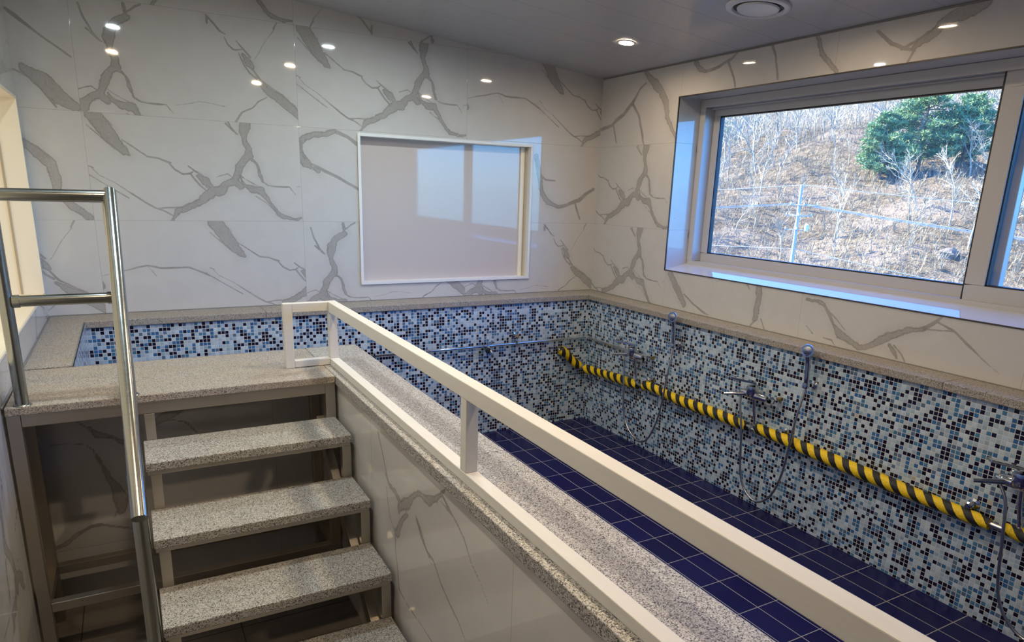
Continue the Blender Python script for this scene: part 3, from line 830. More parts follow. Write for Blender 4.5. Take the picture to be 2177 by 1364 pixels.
# framed milky panel in the back wall
w3 = thing('window_3', 'white framed milky glass panel set in the back wall', 'window', (-1.317, 0, NZ0), kind='structure')
def frame_ring(m, y0, y1, o, t):
    (a, b_, c, d_) = o
    m.box((a, y0, c), (b_, y1, c + t)); m.box((a, y0, d_ - t), (b_, y1, d_)); m.box((a, y0, c + t), (a + t, y1, d_ - t)); m.box((b_ - t, y0, c + t), (b_, y1, d_ - t))
b = MB(); frame_ring(b, -0.014, 0.075, (-2.004, -0.629, 0.1176, 1.1415), 0.019)
b.build('frame', M['whiteframe'], w3, bevel=0.002)
b = MB(); b.box((-1.985, 0.062, 0.1366), (-0.648, 0.072, 1.1225)); b.build('panel', M['panel'], w3)
b = MB(); b.box((-0.700, 0.048, 0.1366), (-0.648, 0.062, 1.1225)); b.build('stop_bead', M['cream'], w3)
b = MB(); b.box((-0.668, 0.040, 0.1366), (-0.660, 0.048, 1.1225)); b.build('bead_and_shade', M['bead_and_shade'], w3)  # thin tan strip: shadow line on the stop bead, painted as colour

# ------------------------------------------------------------------ ceiling fittings
TILT = math.atan(0.0925)
def downlight(x, y, kind, label, group=None):
    z = ceil_z(x)
    t = thing('downlight', label, 'light', (0, 0, 0), group)
    m = MB(); m.lathe((0, 0, 0), (0, 0, -1), [(0.062, 0.0), (0.062, 0.003), (0.056, 0.006), (0.047, 0.006), (0.045, 0.001)], 28)
    m.build('ring', M['lampring'], t, smooth=True)
    m = MB(); m.lathe((0, 0, 0), (0, 0, -1), [(0.045, 0.0015), (0.03, 0.003), (0.0, 0.0035)], 24)
    m.build('lens', M[kind + ('_dim' if x > -1 else '')], t, smooth=True)
    t.location = (x, y, z - 0.0012); t.rotation_euler = (0, TILT, 0)
    return t
downlight(-0.545, -0.985, 'warm', 'lit round warm downlight in the ceiling left of the window')
for x, y, k in [(-0.555, -2.36, 'warm'), (-1.90, -1.05, 'cool'), (-1.96, -2.19, 'warm'), (-2.03, -3.63, 'warm'), (-3.365, -2.10, 'cool'),
                (-3.384, -3.41, 'warm')]:
    downlight(x, y, k, 'round ceiling downlight outside the picture, seen only as a wall reflection', 'downlights reflected in the polished wall tiles')
vt = thing('ceiling_vent', 'round white ceiling vent cut by the top edge of the picture', 'vent')
m = MB(); m.lathe((0, 0, 0), (0, 0, -1), [(0.160, 0.0), (0.158, 0.008), (0.148, 0.014), (0.128, 0.014), (0.122, 0.004)], 48); m.build('outer_ring', M['vent'], vt, smooth=True)
m = MB(); m.lathe((0, 0, 0), (0, 0, -1), [(0.124, 0.002), (0.0, 0.002)], 48); m.build('gap', M['ventdark'], vt)
m = MB(); m.lathe((0, 0, 0), (0, 0, -1), [(0.0, 0.003), (0.098, 0.004), (0.104, 0.010), (0.100, 0.018), (0.07, 0.022), (0.0, 0.024)], 48); m.build('damper_disc', M['vent'], vt, smooth=True)
vt.location = (-0.541, -2.045, ceil_z(-0.541) - 0.0012); vt.rotation_euler = (0, TILT, 0)

# ------------------------------------------------------------------ staircase
TX0, TX1 = -3.452, -2.706
RISE, FRONT, RUN, DEPTH = 0.1875, -1.936, 0.2395, 0.257
st = thing('staircase', 'open steel staircase with speckled granite treads up to the pool edge', 'stairs', (-3.1, -2.3, FLOOR))
m = MB(); m.box((-3.868, FRONT, -0.030), (-2.704, -1.362, 0.0))
m.build('landing_slab', M['granite_warm'], st, bevel=0.003)
for k in range(1, 6):
    z, yf = -RISE * k, FRONT - RUN * k
    m = MB(); m.box((TX0, yf, z - 0.034), (TX1, yf + DEPTH, z))
    tr = m.build('tread', M['granite'], st, bevel=0.004)
    m = MB(); m.box((TX0 + .004, yf + .008, z - 0.050), (TX1 - .004, yf + .038, z - 0.0342)); m.box((TX0 + .004, yf + DEPTH - .04, z - 0.050), (TX1 - .004, yf + DEPTH - .01, z - 0.0342))
    m.build('edge_bar', M['frame'], tr, bevel=0.002)
zb = -0.0305
m = MB(); m.box((-3.825, FRONT + .012, -0.078), (-2.745, FRONT + .052, zb)); m.build('front_beam', M['frame'], st, bevel=0.002)
for x0, ya in ((-3.868, FRONT + .010), (-3.868, -1.62), (-2.745, FRONT + .010), (-2.745, -1.62)):
    m = MB(); m.box((x0, ya, FLOOR), (x0 + 0.042, ya + 0.042, zb)); m.build('leg', M['frame'], st, bevel=0.002)
for ya in (FRONT + .012, -1.62):
    m = MB(); m.box((-3.826, ya, -0.835), (-2.745, ya + .038, -0.797)); m.build('cross_bar', M['frame'], st, bevel=0.002)
for x0 in (-3.866, -2.743):
    m = MB(); m.box((x0, FRONT + .052, -0.835), (x0 + .038, -1.62, -0.797)); m.build('side_bar', M['frame'], st, bevel=0.002)
for k in range(0, 5):
    zt = (-0.079 if k == 0 else -RISE * k - 0.051); zl = -RISE * (k + 1)
    yf = FRONT - RUN * k + 0.012
    for x0 in (TX0 + .012, TX1 - .037):
        m = MB(); m.box((x0, yf, zl + .0005), (x0 + .036, yf + .03, zt)); m.build('riser_post', M['frame'], st, bevel=0.002)
sl = Vector((0, -RUN, -RISE)).normalized(); nrm = Vector((0, RISE, -RUN)).normalized()
for x0 in (TX0 + .03, TX1 - .055):
    a = Vector((x0, FRONT + .04, -0.165)); e_ = Vector((x0, FRONT - RUN * 5 + .10, -0.165 - RISE * 4.75))
    m = MB(); m.obox((a + e_) / 2 + nrm * .06, sl, (1, 0, 0), nrm, (e_ - a).length / 2, 0.017, 0.03); m.build('stringer', M['frame'], st, bevel=0.002)

# ------------------------------------------------------------------ steel handrail
hr = thing('handrail', 'round stainless steel handrail at the left side of the stairs', 'handrail', (-3.6, -1.91, 0.0))
r = 0.0212
XR = -3.475
m = MB(); m.tube([(-3.816, -1.905, 0.0), (-3.816, -1.905, 0.722)], r, 24); m.build('post', M['steel'], hr, smooth=True)
m = MB(); m.tube([(XR, -1.915, 0.0), (XR, -1.915, 0.715)], r * 0.95, 24); m.build('post', M['steel'], hr, smooth=True)
m = MB(); m.tube([(XR, -2.735, FLOOR), (XR, -2.735, -0.005)], r * 0.98, 24); m.build('post', M['steel'], hr, smooth=True)
m = MB(); m.tube([(-3.838, -1.905, 0.730), (-3.4775, -1.905, 0.730)], r, 24); m.build('top_rail', M['steel'], hr, smooth=True)
m = MB(); m.tube([(-3.796, -1.905, 0.372), (-3.494, -1.905, 0.372)], r * 0.92, 24)
mb = m.build('mid_rail', M['steel'], hr, smooth=True)
for a, c in ((-3.797, -3.776), (-3.512, -3.493)):
    m = MB(); m.tube([(a, -1.905, 0.372), (c, -1.905, 0.372)], r * 1.06, 24); m.build('weld_collar', M['steel'], mb, smooth=True)
m = MB(); m.tube([(XR + .008, -1.892, 0.748), (XR + .002, -2.847, -0.090)], r, 28); m.build('sloping_rail', M['steel'], hr, smooth=True)
for (x, y, z) in ((-3.816, -1.905, 0), (XR, -1.915, 0)):
    m = MB(); m.lathe((x, y, z), (0, 0, 1), [(0.030, 0.0005), (0.028, 0.004), (0.0215, 0.006)], 24); m.build('base_flange', M['steel'], hr, smooth=True)

# ------------------------------------------------------------------ white wooden guardrail
gr = thing('guardrail', 'white painted wooden guardrail along the near pool edge', 'railing', (-2.65, -1.72, 0.0))
GX0, GX1, GY = -2.672, -2.632, -1.738
def wb_(name, a, c): 
    m_ = MB(); m_.box(a, c); return m_.build(name, M['wood'], gr, bevel=0.0022)
wb_('top_rail', (GX0, -6.05, 0.244), (GX1, GY + .038, 0.290))
wb_('bottom_rail', (GX0, -6.05, 0.0), (GX1, GY + .038, 0.031))
for y in (GY, -3.157 - .036, -4.65, -6.05):
    wb_('post', (GX0 + .001, y, 0.031), (GX1 - .001, y + .037, 0.244))
wb_('post', (-2.867, GY, 0.0), (-2.829, GY + .037, 0.290))
wb_('end_rail', (-2.829, GY + .0005, 0.250), (GX0, GY + .0365, 0.2895))
wb_('end_rail', (-2.829, GY + .0005, 0.002), (GX0, GY + .0365, 0.033))

# ------------------------------------------------------------------ padded pipe
pp = thing('padded_pipe', 'black and yellow striped foam padded pipe along the pool wall', 'pipe', (-0.215, -2.0, -0.57))
segs = [[(-0.465, -0.266, -0.428), (-0.40, -0.270, -0.470), (-0.345, -0.274, -0.525), (-0.275, -0.285, -0.580)],
        [(-0.235, -0.305, -0.600), (-0.213, -0.42, -0.600), (-0.212, -0.66, -0.585), (-0.213, -0.965, -0.574)],
        [(-0.213, -1.035, -0.556), (-0.215, -1.12, -0.548), (-0.214, -1.45, -0.562), (-0.213, -1.75, -0.556), (-0.213, -2.015, -0.560)],
        [(-0.213, -2.095, -0.548), (-0.216, -2.20, -0.545), (-0.214, -2.55, -0.556), (-0.213, -3.0, -0.566), (-0.213, -3.415, -0.568)],
        [(-0.213, -3.475, -0.560), (-0.214, -3.9, -0.562), (-0.213, -4.6, -0.566)]]
for i, sg in enumerate(segs):
    pth = smooth_path(sg, 7)
    n_ = len(pth)
    rr = [0.0340 + 0.0026 * math.sin(i + 9.0 * k / n_) + (0.002 if 1 < k < 5 else 0) for k in range(n_)]
    rr[0] -= 0.006; rr[-1] -= 0.006
    m = MB(); m.tube(pth, rr, 20, u0=0.03 * i); m.build('foam_sleeve', M['foam'], pp, smooth=True)
m = MB(); m.tube(smooth_path([(-0.458, -0.2265, -0.43), (-0.45, -0.26, -0.44), (-0.345, -0.274, -0.525), (-0.25, -0.292, -0.595), (-0.214, -0.42, -0.598), (-0.213, -1.0, -0.565), (-0.213, -2.05, -0.555), (-0.213, -3.45, -0.566), (-0.213, -4.7, -0.566)], 6), 0.013, 12)
m.build('inner_pipe', M['hose'], pp, smooth=True)
m = MB(); m.tube([(-0.3005, -0.262, -0.548), (-0.285, -0.268, -0.561)], 0.041, 20); m.build('tape_band', M['hose'], pp, smooth=True)

# thin supply pipe along the back wall, turning onto the right wall
sp = thing('supply_pipe', 'thin chrome water pipe along the blue mosaic back wall', 'pipe', (-1.1, -0.25, -0.35))
m = MB(); m.tube(smooth_path([(-2.30, -0.25, -0.352), (-1.6, -0.25, -0.351), (-0.60, -0.25, -0.350), (-0.235, -0.25, -0.350), (-0.200, -0.258, -0.350), (-0.190, -0.29, -0.350), (-0.190, -0.55, -0.350), (-0.192, -0.845, -0.350)], 5), 0.0085, 12)
m.build('pipe', M['chrome'], sp, smooth=True)
for x in (-2.0, -0.86, -0.42):
    m = MB(); m.tube([(x, -0.224, -0.335), (x, -0.262, -0.335)], 0.004, 8); m.box((x - .006, -0.262, -0.362), (x + .006, -0.2605, -0.332)); m.build('clip', M['chrome'], sp)
tp = thing('wall_tap', 'small chrome tap on the thin pipe of the back wall', 'tap', (-1.115, -0.25, -0.35))
m = MB(); m.lathe((-1.115, -0.252, -0.35), (1, 0, 0), [(0, -.03), (.014, -.03), (.014, .03), (0, .03)], 14)
m.tube(smooth_path([(-1.115, -0.25, -0.35), (-1.112, -0.29, -0.362), (-1.105, -0.315, -0.39), (-1.100, -0.318, -0.425)], 5), 0.010, 12); m.build('body', M['chrome'], tp, smooth=True)
m = MB(); m.lathe((-1.125, -0.285, -0.375), (-0.2, -1, -0.1), [(0, 0), (.020, 0.002), (.023, .012), (.018, .024), (0, .028)], 18); m.build('handle', M['gasket'], tp, smooth=True)
m = MB(); m.tube([(-1.10, -0.262, -0.34), (-1.085, -0.285, -0.318)], 0.007, 10); m.lathe((-1.085, -0.285, -0.318), (0.2, -0.4, 1), [(0, 0), (.014, 0), (.016, .008), (0, .012)], 14); m.build('bleed_valve', M['chrome'], tp, smooth=True)
def wall_cap(name, c, axis, label):
    t = thing(name, label, 'pipe fitting', c)
    c = Vector(c); a = Vector(axis)
    m = MB(); m.lathe(c, a, [(0, 0), (.026, 0.0), (.024, .006), (.012, .010), (.012, .03)], 20); m.build('flange', M['chrome'], t, smooth=True)
    m = MB(); m.lathe(c + a * .03, a, [(.016, 0), (.018, .006), (.018, .022), (.010, .028), (0, .028)], 12); m.build('plug', M['chrome'], t)
    return t
wall_cap('pipe_plug', (-0.865, MY - .0005, -0.290), (0, -1, 0), 'small chrome plugged outlet on the back mosaic wall above the thin pipe')
wall_cap('pipe_plug', (MX - .0005, -0.66, -0.285), (-1, 0, 0), 'small chrome plugged outlet on the right mosaic wall near the corner')
for i, (y, z, lb) in enumerate(((-1.075, -0.500, 'small chrome plugged outlet above the foam pipe under the leftmost shower'), (-2.262, -0.520, 'small chrome plugged outlet above the foam pipe under the middle shower'), (-3.315, -0.520, 'small chrome plugged outlet above the foam pipe near the right picture edge'))):
    wall_cap('pipe_plug', (MX - .0005, y, z), (-1, 0, 0), lb)

# ------------------------------------------------------------------ showers
def mixer(ya, z0, label, group):
    """ya: end with the hose; the body runs towards the viewer"""
    t = thing('shower_mixer', label, 'tap', (-0.245, ya - 0.11, z0), group)
    xb = -0.245
    m = MB()
    m.lathe((xb, ya + .012, z0), (0, -1, 0), [(0, 0), (.014, 0.0), (.017, .004), (.022, .03), (.026, .07), (.026, .13), (.022, .18), (.019, .205), (0, .207)], 20)
    m.lathe((xb - .004, ya - .085, z0 - .012), (-.12, 0, 1), [(.022, 0), (.035, .012), (.036, .060), (.032, .072), (0, .077)], 22)
    m.build('body', M['chrome'], t, smooth=True)
    m = MB()
    m.obox((xb - .055, ya - .045, z0 + .088), Vector((-.75, .62, .16)).normalized(), Vector((.62, .75, 0)).normalized(), Vector((.16, 0, .98)).normalized(), 0.078, 0.021, 0.0065)
    m.build('lever', M['chrome'], t, bevel=0.003)
    m = MB(); m.tube(smooth_path([(xb - .015, ya - .03, z0 - .004), (xb - .05, ya + .015, z0 - .012), (xb - .085, ya + .06, z0 - .02)], 5), [0.013 - 0.0004 * k for k in range(11)], 12); m.build('spout', M['chrome'], t, smooth=True)
    for yy, mt in ((ya - .002, 'chrome'), (ya - .200, 'brass')):
        m = MB(); m.lathe((MX - .0005, yy - .02, z0), (-1, 0, 0), [(0, 0), (.030, 0), (.028, .006), (.013, .012), (.013, .045)] if mt == 'chrome' else [(0, 0), (.0125, 0), (.0125, .046)], 20)
        o = m.build('inlet', M[mt], t, smooth=True)
        m = MB(); m.lathe((MX - .045, yy - .02, z0), (-1, 0, 0), [(.012, 0), (.023, .002), (.023, .026), (.018, .032), (.016, .05)], 6); m.build('union_nut', M['chrome'], o)
    m = MB(); m.tube([(xb + .010, ya - .085, z0 - .015), (xb + .028, ya - .085, z0 - .10), (-0.213, ya - .085 - .02, -0.552)], 0.0095, 12); m.build('riser_pipe', M['chrome'], t, smooth=True)
    m = MB(); m.tube([(-0.213, ya - .072, -0.562), (-0.213, ya - .138, -0.560)], 0.019, 16); m.lathe((-0.213, ya - .105, -0.560), (0, 0, 1), [(.016, 0), (.016, .030), (0.0, .030)], 14); m.build('tee_joint', M['chrome'], t, smooth=True)
    return t
def hand_shower(yh, pts, label, group):
    xh = -0.232
    t = thing('hand_shower', label, 'shower head', (xh, yh, -0.2), group)
    m = MB(); m.tube(smooth_path([(xh + .006, yh, -0.212), (xh, yh, -0.15), (xh - .004, yh + .002, -0.08), (xh - .010, yh + .003, -0.035), (xh - .016, yh + .003, -0.012)], 5), [0.011] * 2 + [0.0145] * 12 + [0.016] * 4 + [0.018] * 3, 14); m.build('handle', M['chrome'], t, smooth=True)
    ax = Vector((-0.86, -0.25, 0.02)).normalized()
    c = Vector((xh - .014, yh + .003, 0.004))
    m = MB(); m.lathe(c - ax * .010, ax, [(0, 0), (.020, .0), (.034, .010), (.037, .020), (.034, .026), (.024, .026)], 26); hd = m.build('head', M['chrome'], t, smooth=True)
    m = MB(); m.lathe(c - ax * .010, ax, [(.024, .0262), (.018, .0285), (0, .0295)], 22); m.build('spray_face', M['hose'], hd, smooth=True)
    p = smooth_path([(xh + .006, yh, -0.205)] + pts, 8)
    m = MB(); m.tube(p, 0.0068, 10); m.build('hose', M['hose'], t, smooth=True)
    b_ = thing('shower_bracket', 'wall bracket of the ' + label.replace('with looped hose ', '').replace('with hose hanging ', ''), 'bracket', (MX, yh, -0.19), group.replace('hand showers', 'shower brackets'))
    m = MB(); m.lathe((MX - .0005, yh - .006, -0.196), (-1, 0, 0), [(0, 0), (.024, 0), (.022, .007), (.010, .012), (.010, .035)], 20); m.build('wall_plate', M['chrome'], b_, smooth=True)
    m = MB(); m.lathe((xh + .002, yh, -0.208), (0.02, 0, 1), [(.0125, 0), (.019, 0), (.0205, .012), (.0185, .026), (.0125, .026)], 20); m.build('cup', M['chrome'], b_, smooth=True)
    return t
XH = -0.272
mixer(-0.84, -0.345, 'chrome shower mixer tap nearest the mosaic corner', 'shower mixers on the mosaic wall')
mixer(-1.975, -0.340, 'chrome shower mixer tap in the middle of the mosaic wall', 'shower mixers on the mosaic wall')
mixer(-3.425, -0.335, 'chrome shower mixer tap cut by the right edge of the picture', 'shower mixers on the mosaic wall')
hand_shower(-1.318, [(-0.262, -1.325, -0.40), (XH, -1.29, -0.68), (XH, -1.21, -0.88), (XH, -1.115, -0.958), (XH, -0.995, -0.93), (XH, -0.905, -0.82), (XH, -0.875, -0.62), (-0.262, -0.845, -0.43), (-0.252, -0.835, -0.362)],
            'chrome hand shower with looped hose nearest the mosaic corner', 'hand showers on the mosaic wall')
hand_shower(-2.400, [(-0.262, -2.39, -0.40), (XH, -2.36, -0.72), (XH, -2.30, -0.89), (XH, -2.205, -0.968), (XH, -2.11, -0.93), (XH, -2.06, -0.82), (XH, -2.03, -0.58), (-0.262, -1.99, -0.43), (-0.252, -1.972, -0.357)],
            'chrome hand shower with looped hose in the middle of the mosaic wall', 'hand showers on the mosaic wall')
hand_shower(-3.93, [(-0.262, -3.92, -0.40), (XH, -3.89, -0.72), (XH, -3.82, -0.89), (XH, -3.70, -0.975), (XH, -3.60, -0.945), (XH, -3.53, -0.83), (XH, -3.50, -0.60), (-0.262, -3.475, -0.43), (-0.252, -3.432, -0.352)],
            'chrome hand shower with hose hanging at the right edge of the picture', 'hand showers on the mosaic wall')

# ------------------------------------------------------------------ outside: hill, trees, power pole
AZ = math.radians(37)
FWD = Vector((math.cos(AZ), math.sin(AZ), 0)); RGT = Vector((math.sin(AZ), -math.cos(AZ), 0))
def crest_tan(r, q):
    """tangent of the skyline's elevation in the direction of (r, q)"""
    az = 37 - math.degrees(math.atan2(q, r))
    return math.tan(math.radians(min(9.0, max(5.0, 8.0 - (az - 30) * 0.07))))
def hill_h(r, q):
    """ground height at r metres out along the window axis and q metres to the right"""
    bump = 0.9 * math.sin(0.21 * q + 0.08 * r) + 0.7 * math.sin(0.13 * r - 0.31 * q + 1.3) + 0.35 * math.sin(0.7 * q + 0.55 * r) + 0.2 * math.sin(1.5 * q - 1.1 * r)
    if r < 52: return -12.0
    if r < 60: return -12.0 + 7.0 * (r - 52) / 8 + 0.4 * bump * (r - 52) / 8
    crest = max(3.0, 12.0 + 0.06 * q - 0.0055 * (q - 6) ** 2)
    t = min(1.0, (r - 60) / 58.0)
    h = -5.0 + (crest + 5.0) * (1.25 * t - 0.25 * t * t) + bump * (0.6 + 0.2 * t)
    if r > 118: h = crest + 0.8 * bump - 0.02 * (r - 118)
    if r > 130:
        far = CAM[2] + math.hypot(r, q) * crest_tan(r, q) * (1 - 0.012 * max(0, 205 - r) / 10) + 0.25 * math.sin(0.11 * q + 1) + 0.25 * math.sin(0.37 * q)
        k = min(1.0, (r - 130) / 70.0)
        h = (1 - k) * h + k * far
    return h
def at(r, q, dz=0.0):
    p = Vector((CAM[0], CAM[1], 0)) + FWD * r + RGT * q
    return Vector((p.x, p.y, hill_h(r, q) + dz))
b = MB()
rs = [20, 45, 52] + [54 + 1.5 * k for k in range(50)] + [130 + 2.5 * k for k in range(31)]
qs = [-150, -120, -95, -80, -70] + [-60 + 1.8 * k for k in range(68)] + [70, 80, 95, 120, 150]
rings = [[at(r_, q_) for q_ in qs] for r_ in rs]
base = 0
for row in rings: b.v += [tuple(p) for p in row]
nq = len(qs)
for i in range(len(rs) - 1):
    for j in range(nq - 1):
        b.f.append((i * nq + j, i * nq + j + 1, (i + 1) * nq + j + 1, (i + 1) * nq + j)); b.uv.append([(0, 0)] * 4); b.mi.append(0)
tag(b.build('hillside', M['ground'], smooth=True), 'dry brown hillside outside the window', 'hillside', None, 'structure')

def grow(mb, p, d, L, rad, lvl, rng):
    n = 3 if lvl > 0 else 4
    pts = [Vector(p)]
    dd = Vector(d).normalized()
    for k in range(n):
        dd = (dd + Vector((rng.gauss(0, .16), rng.gauss(0, .16), rng.gauss(0.06, .10)))).normalized()
        pts.append(pts[-1] + dd * (L / n))
    mb.tube(pts, [rad * (1 - 0.72 * k / n) for k in range(n + 1)], 4 if lvl == 0 else 3, cap=False)
    if lvl >= 3: return
    kids = (9, 6, 4)[lvl]
    for k in range(kids):
        f = (0.28 + 0.72 * (k + rng.random()) / kids) if lvl == 0 else (0.15 + 0.85 * rng.random())
        i = min(n - 1, int(f * n)); q = pts[i].lerp(pts[i + 1], f * n - i)
        ang = rng.uniform(0, 6.283); sp_ = rng.uniform(.45, .95)
        e1 = dd.orthogonal().normalized(); e2 = dd.cross(e1)
        nd = (dd * math.cos(sp_) + (e1 * math.cos(ang) + e2 * math.sin(ang)) * math.sin(sp_) + Vector((0, 0, .25))).normalized()
        grow(mb, q, nd, L * rng.uniform(.38, .62) * (1.05 - 0.45 * f), rad * (0.48 if lvl == 0 else 0.5), lvl + 1, rng)

rng = random.Random(11)
BL = 'bare leafless grey tree on the dry hillside outside the window'
protos = []
for k in range(5):
    mb = MB(); grow(mb, (0, 0, -0.3), (rng.gauss(0, .08), rng.gauss(0, .08), 1), rng.uniform(5.5, 7.5), rng.uniform(.10, .14), 0, rng)
    o = mb.build('bare_tree', M['bark']); tag(o, BL, 'tree', 'bare trees on the hillside'); protos.append(o)
spots = []
while len(spots) < 296:
    r_ = rng.uniform(64, 128)
    q_ = rng.uniform(-0.40, 0.40) * r_
    if r_ < 125:
        dens = (0.25 + 0.75 * (r_ - 60) / 60) if q_ < -4 else 0.65 + 0.35 * (r_ - 60) / 60
        if rng.random() > dens: continue
        if abs(q_) < 6 and r_ < 105 and rng.random() < 0.7: continue
    s_ = rng.uniform(.55, 1.05) * (0.7 if r_ < 90 else 1.0)
    room_ = (CAM[2] + math.hypot(r_, q_) * crest_tan(r_, q_) * 0.985 - hill_h(r_, q_)) / 7.2
    if room_ < 0.3 or any(abs(a - r_) < 2.6 and abs(c - q_) < 2.6 for a, c, _ in spots): continue
    spots.append((r_, q_, min(s_, room_)))
for i, (r_, q_, s_) in enumerate(spots):
    o = protos[i] if i < 5 else protos[i % 5].copy()
    if i >= 5: COL.objects.link(o)
    o.location = at(r_, q_); o.rotation_euler = (0, 0, rng.uniform(0, 6.28))
    o.scale = (s_, s_, s_)

# the rest of the wood, farther off
def grow_small(mb, p, hgt, rg):
    p = Vector(p); top = p + Vector((rg.gauss(0, .3), rg.gauss(0, .3), hgt))
    mid = p.lerp(top, .5) + Vector((rg.gauss(0, .12), rg.gauss(0, .12), 0))
    mb.tube([p - Vector((0, 0, .3)), mid, top], [.075, .05, .012], 3, cap=False)
    for k in range(11):
        f = .25 + .7 * (k + rg.random()) / 11
        q = p.lerp(mid, f * 2) if f < .5 else mid.lerp(top, f * 2 - 1)
        a = rg.uniform(0, 6.283); l = hgt * rg.uniform(.16, .36) * (1.15 - .6 * f)
        e_ = q + Vector((math.cos(a) * l * .7, math.sin(a) * l * .7, l * .8))
        mb.tube([q, q.lerp(e_, .5) + Vector((0, 0, -.05 * l)), e_], [.026, .02, .008], 3, cap=False)
        for j in range(3):
            c = q.lerp(e_, rg.uniform(.35, .95)); a2 = a + rg.gauss(0, .8); l2 = l * rg.uniform(.3, .55)
            mb.tube([c, c + Vector((math.cos(a2) * l2 * .7, math.sin(a2) * l2 * .7, l2 * .8))], [.014, .006], 3, cap=False)
b = MB()
nfar = 0
while nfar < 900:
    r_ = rng.uniform(100, 188); q_ = rng.uniform(-0.42, 0.42) * r_
    hgt = min(rng.uniform(3.5, 7.0), (CAM[2] + math.hypot(r_, q_) * crest_tan(r_, q_) - hill_h(r_, q_)))
    if hgt < 2.2: continue
    if r_ < 125 and rng.random() < .55: continue
    grow_small(b, at(r_, q_), hgt, rng); nfar += 1
tag(b.build('bare_woodland', M['bark']), 'hazy wood of bare trees along the top of the hillside', 'woodland', None, 'stuff')

# undergrowth that nobody could count
nb = 15000
b = MB()
for k in range(nb):
    r_ = 56 + 78 * rng.random() ** 1.25; q_ = rng.uniform(-42, 42)
    c = at(r_, q_)
    hgt = rng.uniform(.3, 1.5)
    for j in range(7):
        a_ = rng.uniform(0, 6.283); l_ = rng.uniform(.2, .75) * hgt
        tip = c + Vector((math.cos(a_) * l_, math.sin(a_) * l_, hgt * rng.uniform(.5, 1.1)))
        sd_ = Vector((-math.sin(a_), math.cos(a_), 0)) * 0.022
        mid = c.lerp(tip, .55) + Vector((0, 0, .12 * hgt))
        b.face([c - sd_, c + sd_, mid + sd_ * .7]); b.face([mid - sd_ * .7, mid + sd_ * .7, tip])
tag(b.build('undergrowth', M['brush']), 'dry tangled brush covering the hillside outside', 'undergrowth', None, 'stuff')

def pine(name, loc, hgt, wid, label, seed, group=None):
    rg = random.Random(seed)
    t = thing(name, label, 'tree', loc, group)
    L = Vector(loc)
    m = MB()
    m.tube([L + Vector((0, 0, -.4)), L + Vector((.1, .05, hgt * .5)), L + Vector((0.05, 0, hgt * .97))], [.20, .13, .03], 8)
    f = MB()
    for k in range(74):
        h = hgt * (0.10 + 0.88 * (k + rg.random()) / 74)
        a = rg.uniform(0, 6.283)
        prof = math.sin(min(1.0, (1 - h / hgt) * 1.25 + .12) * 1.57)
        l = wid * prof * rg.uniform(.6, 1.1)
        c = L + Vector((0, 0, h)); e_ = c + Vector((math.cos(a) * l, math.sin(a) * l, rg.uniform(-.1, .35) * l))
        m.tube([c, c.lerp(e_, .5) + Vector((0, 0, -.06 * l)), e_], [.05, .03, .012], 4, cap=False)
        for j in range(int(30 + 60 * l / wid)):
            u = rg.uniform(.25, 1.05)
            q = c.lerp(e_, u) + Vector((rg.gauss(0, .22), rg.gauss(0, .22), rg.gauss(.06, .14))) * (0.6 + .5 * l / wid)
            for i in range(4):
                dv = Vector((rg.gauss(math.cos(a) * .35, .6), rg.gauss(math.sin(a) * .35, .6), rg.gauss(.35, .4))).normalized() * rg.uniform(.25, .5)
                sd_ = dv.cross(Vector((rg.gauss(0, 1), rg.gauss(0, 1), rg.gauss(0, 1)))).normalized() * .045
                f.face([q - sd_, q + sd_, q + dv])
    m.build('trunk', M['pinebark'], t)
    f.build('foliage', M['needle'], t)
    return t
pine('pine_tree', at(86, 8.0), 8.4, 4.6, 'large dark green pine tree on the upper right of the hillside', 3)
pine('pine_tree', at(88, 12.2), 7.0, 3.6, 'smaller blue green pine just right of the large pine on the hill', 4)
pine('pine_tree', at(84, 4.4), 6.4, 2.6, 'small yellow green pine just left of the large pine on the hill', 5)
pine('pine_tree', at(150, -21.0), 5.5, 3.0, 'distant green pine at the upper left of the hillside view', 6)

def rock(loc, s, seed, label):
    rg = random.Random(seed)
    bm = bmesh.new(); bmesh.ops.create_icosphere(bm, subdivisions=3, radius=1)
    ph = [rg.uniform(0, 6) for _ in range(6)]
    for v in bm.verts:
        c = v.co
        k = 1 + .18 * math.sin(3 * c.x + ph[0]) * math.sin(4 * c.y + ph[1]) + .12 * math.sin(7 * c.z + ph[2] + 5 * c.x)
        v.co = Vector((c.x * s[0], c.y * s[1], c.z * s[2])) * k
    me = bpy.data.meshes.new('rock'); bm.to_mesh(me); bm.free(); me.materials.append(M['rock'])
    o = bpy.data.objects.new('rock', me); COL.objects.link(o); o.location = loc; o.rotation_euler = (0, 0, rg.uniform(0, 6))
    return tag(o, label, 'rock')
rock(at(61, -7.6), (1.5, 1.2, 1.1), 1, 'pale rock outcrop low on the left of the hillside view')
rock(at(62, -5.2), (1.1, 1.0, 0.7), 2, 'smaller pale rock right of the low left outcrop outside')
rock(at(64, 9.0), (0.9, 0.8, 0.6), 3, 'pale boulder low on the right of the hillside view')

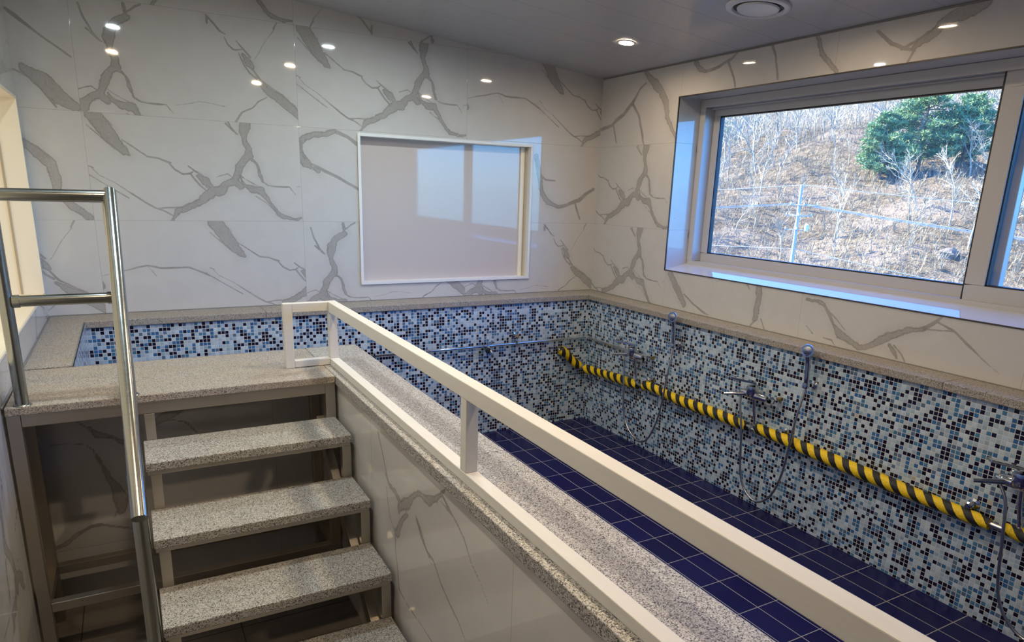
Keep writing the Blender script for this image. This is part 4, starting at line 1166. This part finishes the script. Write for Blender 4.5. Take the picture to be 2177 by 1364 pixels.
# power pole and its lines
dirn = Vector((math.cos(math.radians(39.06)), math.sin(math.radians(39.06)), 0))
pb = Vector((CAM[0], CAM[1], 0)) + dirn * 50
ptop = CAM[2] + 50 * math.tan(math.radians(1.13))
acr = Vector((dirn.y, -dirn.x, 0))       # to the right as seen from the window
up = thing('power_pole', 'pale concrete power pole with crossarms outside the window', 'pole', (pb.x, pb.y, -12.0))
m = MB(); m.tube([pb + Vector((0, 0, -12)), pb + Vector((0, 0, ptop))], [.17, .095], 14); m.build('pole', M['concrete'], up, smooth=True)
for dz, a0, a1, nm in ((-1.28, -.55, 1.15, 'crossarm'), (-1.95, -.75, .85, 'crossarm'), (-2.85, -.7, .75, 'crossarm')):
    c0 = pb + acr * a0 + Vector((0, 0, ptop + dz)); c1 = pb + acr * a1 + Vector((0, 0, ptop + dz))
    m = MB(); m.tube([c0 - dirn * .12, c1 - dirn * .12], .035, 8); arm = m.build(nm, M['concrete'], up)
    for k in (0.02, .5, .98):
        q = c0.lerp(c1, k) - dirn * .12
        m = MB(); m.lathe(q + Vector((0, 0, .03)), (0, 0, 1), [(.02, 0), (.06, .03), (.03, .06), (.055, .09), (.02, .14), (0, .15)], 10); m.build('insulator', M['porcelain'], arm, smooth=True)
m = MB(); m.lathe(pb + acr * .62 - dirn * .2 + Vector((0, 0, ptop - 2.9)), (0, 0, 1), [(0, 0), (.13, 0), (.14, .38), (.06, .44), (0, .46)], 14); m.build('switch_box', M['porcelain'], up, smooth=True)
def line_(name, dz, side, drop, sag, label, off=0.0, thick=.016):
    a = pb + acr * (0.0 + off) + Vector((0, 0, ptop + dz))
    e_ = a + acr * side * 46 + dirn * 2 + Vector((0, 0, drop))
    pts = [a.lerp(e_, k / 14) + Vector((0, 0, -4 * sag * (k / 14) * (1 - k / 14))) for k in range(15)]
    m = MB(); m.tube(pts, thick, 6); o = m.build(name, M['wire'])
    return tag(o, label, 'wire', 'power lines outside the window')
line_('power_line', 0.0, 1, -2.0, .55, 'topmost pale wire running right from the power pole')
line_('power_line', 0.0, -1, -2.2, .5, 'topmost pale wire running left from the power pole')
for k, wh in ((0, 'upper'), (1, 'middle'), (2, 'lower')):
    line_('power_line', -1.16 - .10 * k, 1, -3.2, .9, wh + ' of three pale wires running right from the crossarm', .2 + .3 * k)
for k, wh in ((0, 'upper'), (1, 'lower')):
    line_('power_line', -1.16 - .10 * k, -1, -2.6, .35, wh + ' of two pale wires running left from the crossarm', -.2 - .2 * k)
line_('power_line', -4.1, 1, -6.5, .5, 'lowest pale wire running right from the power pole')
line_('power_line', -4.1, -1, .3, .3, 'lowest pale wire running left from the power pole')
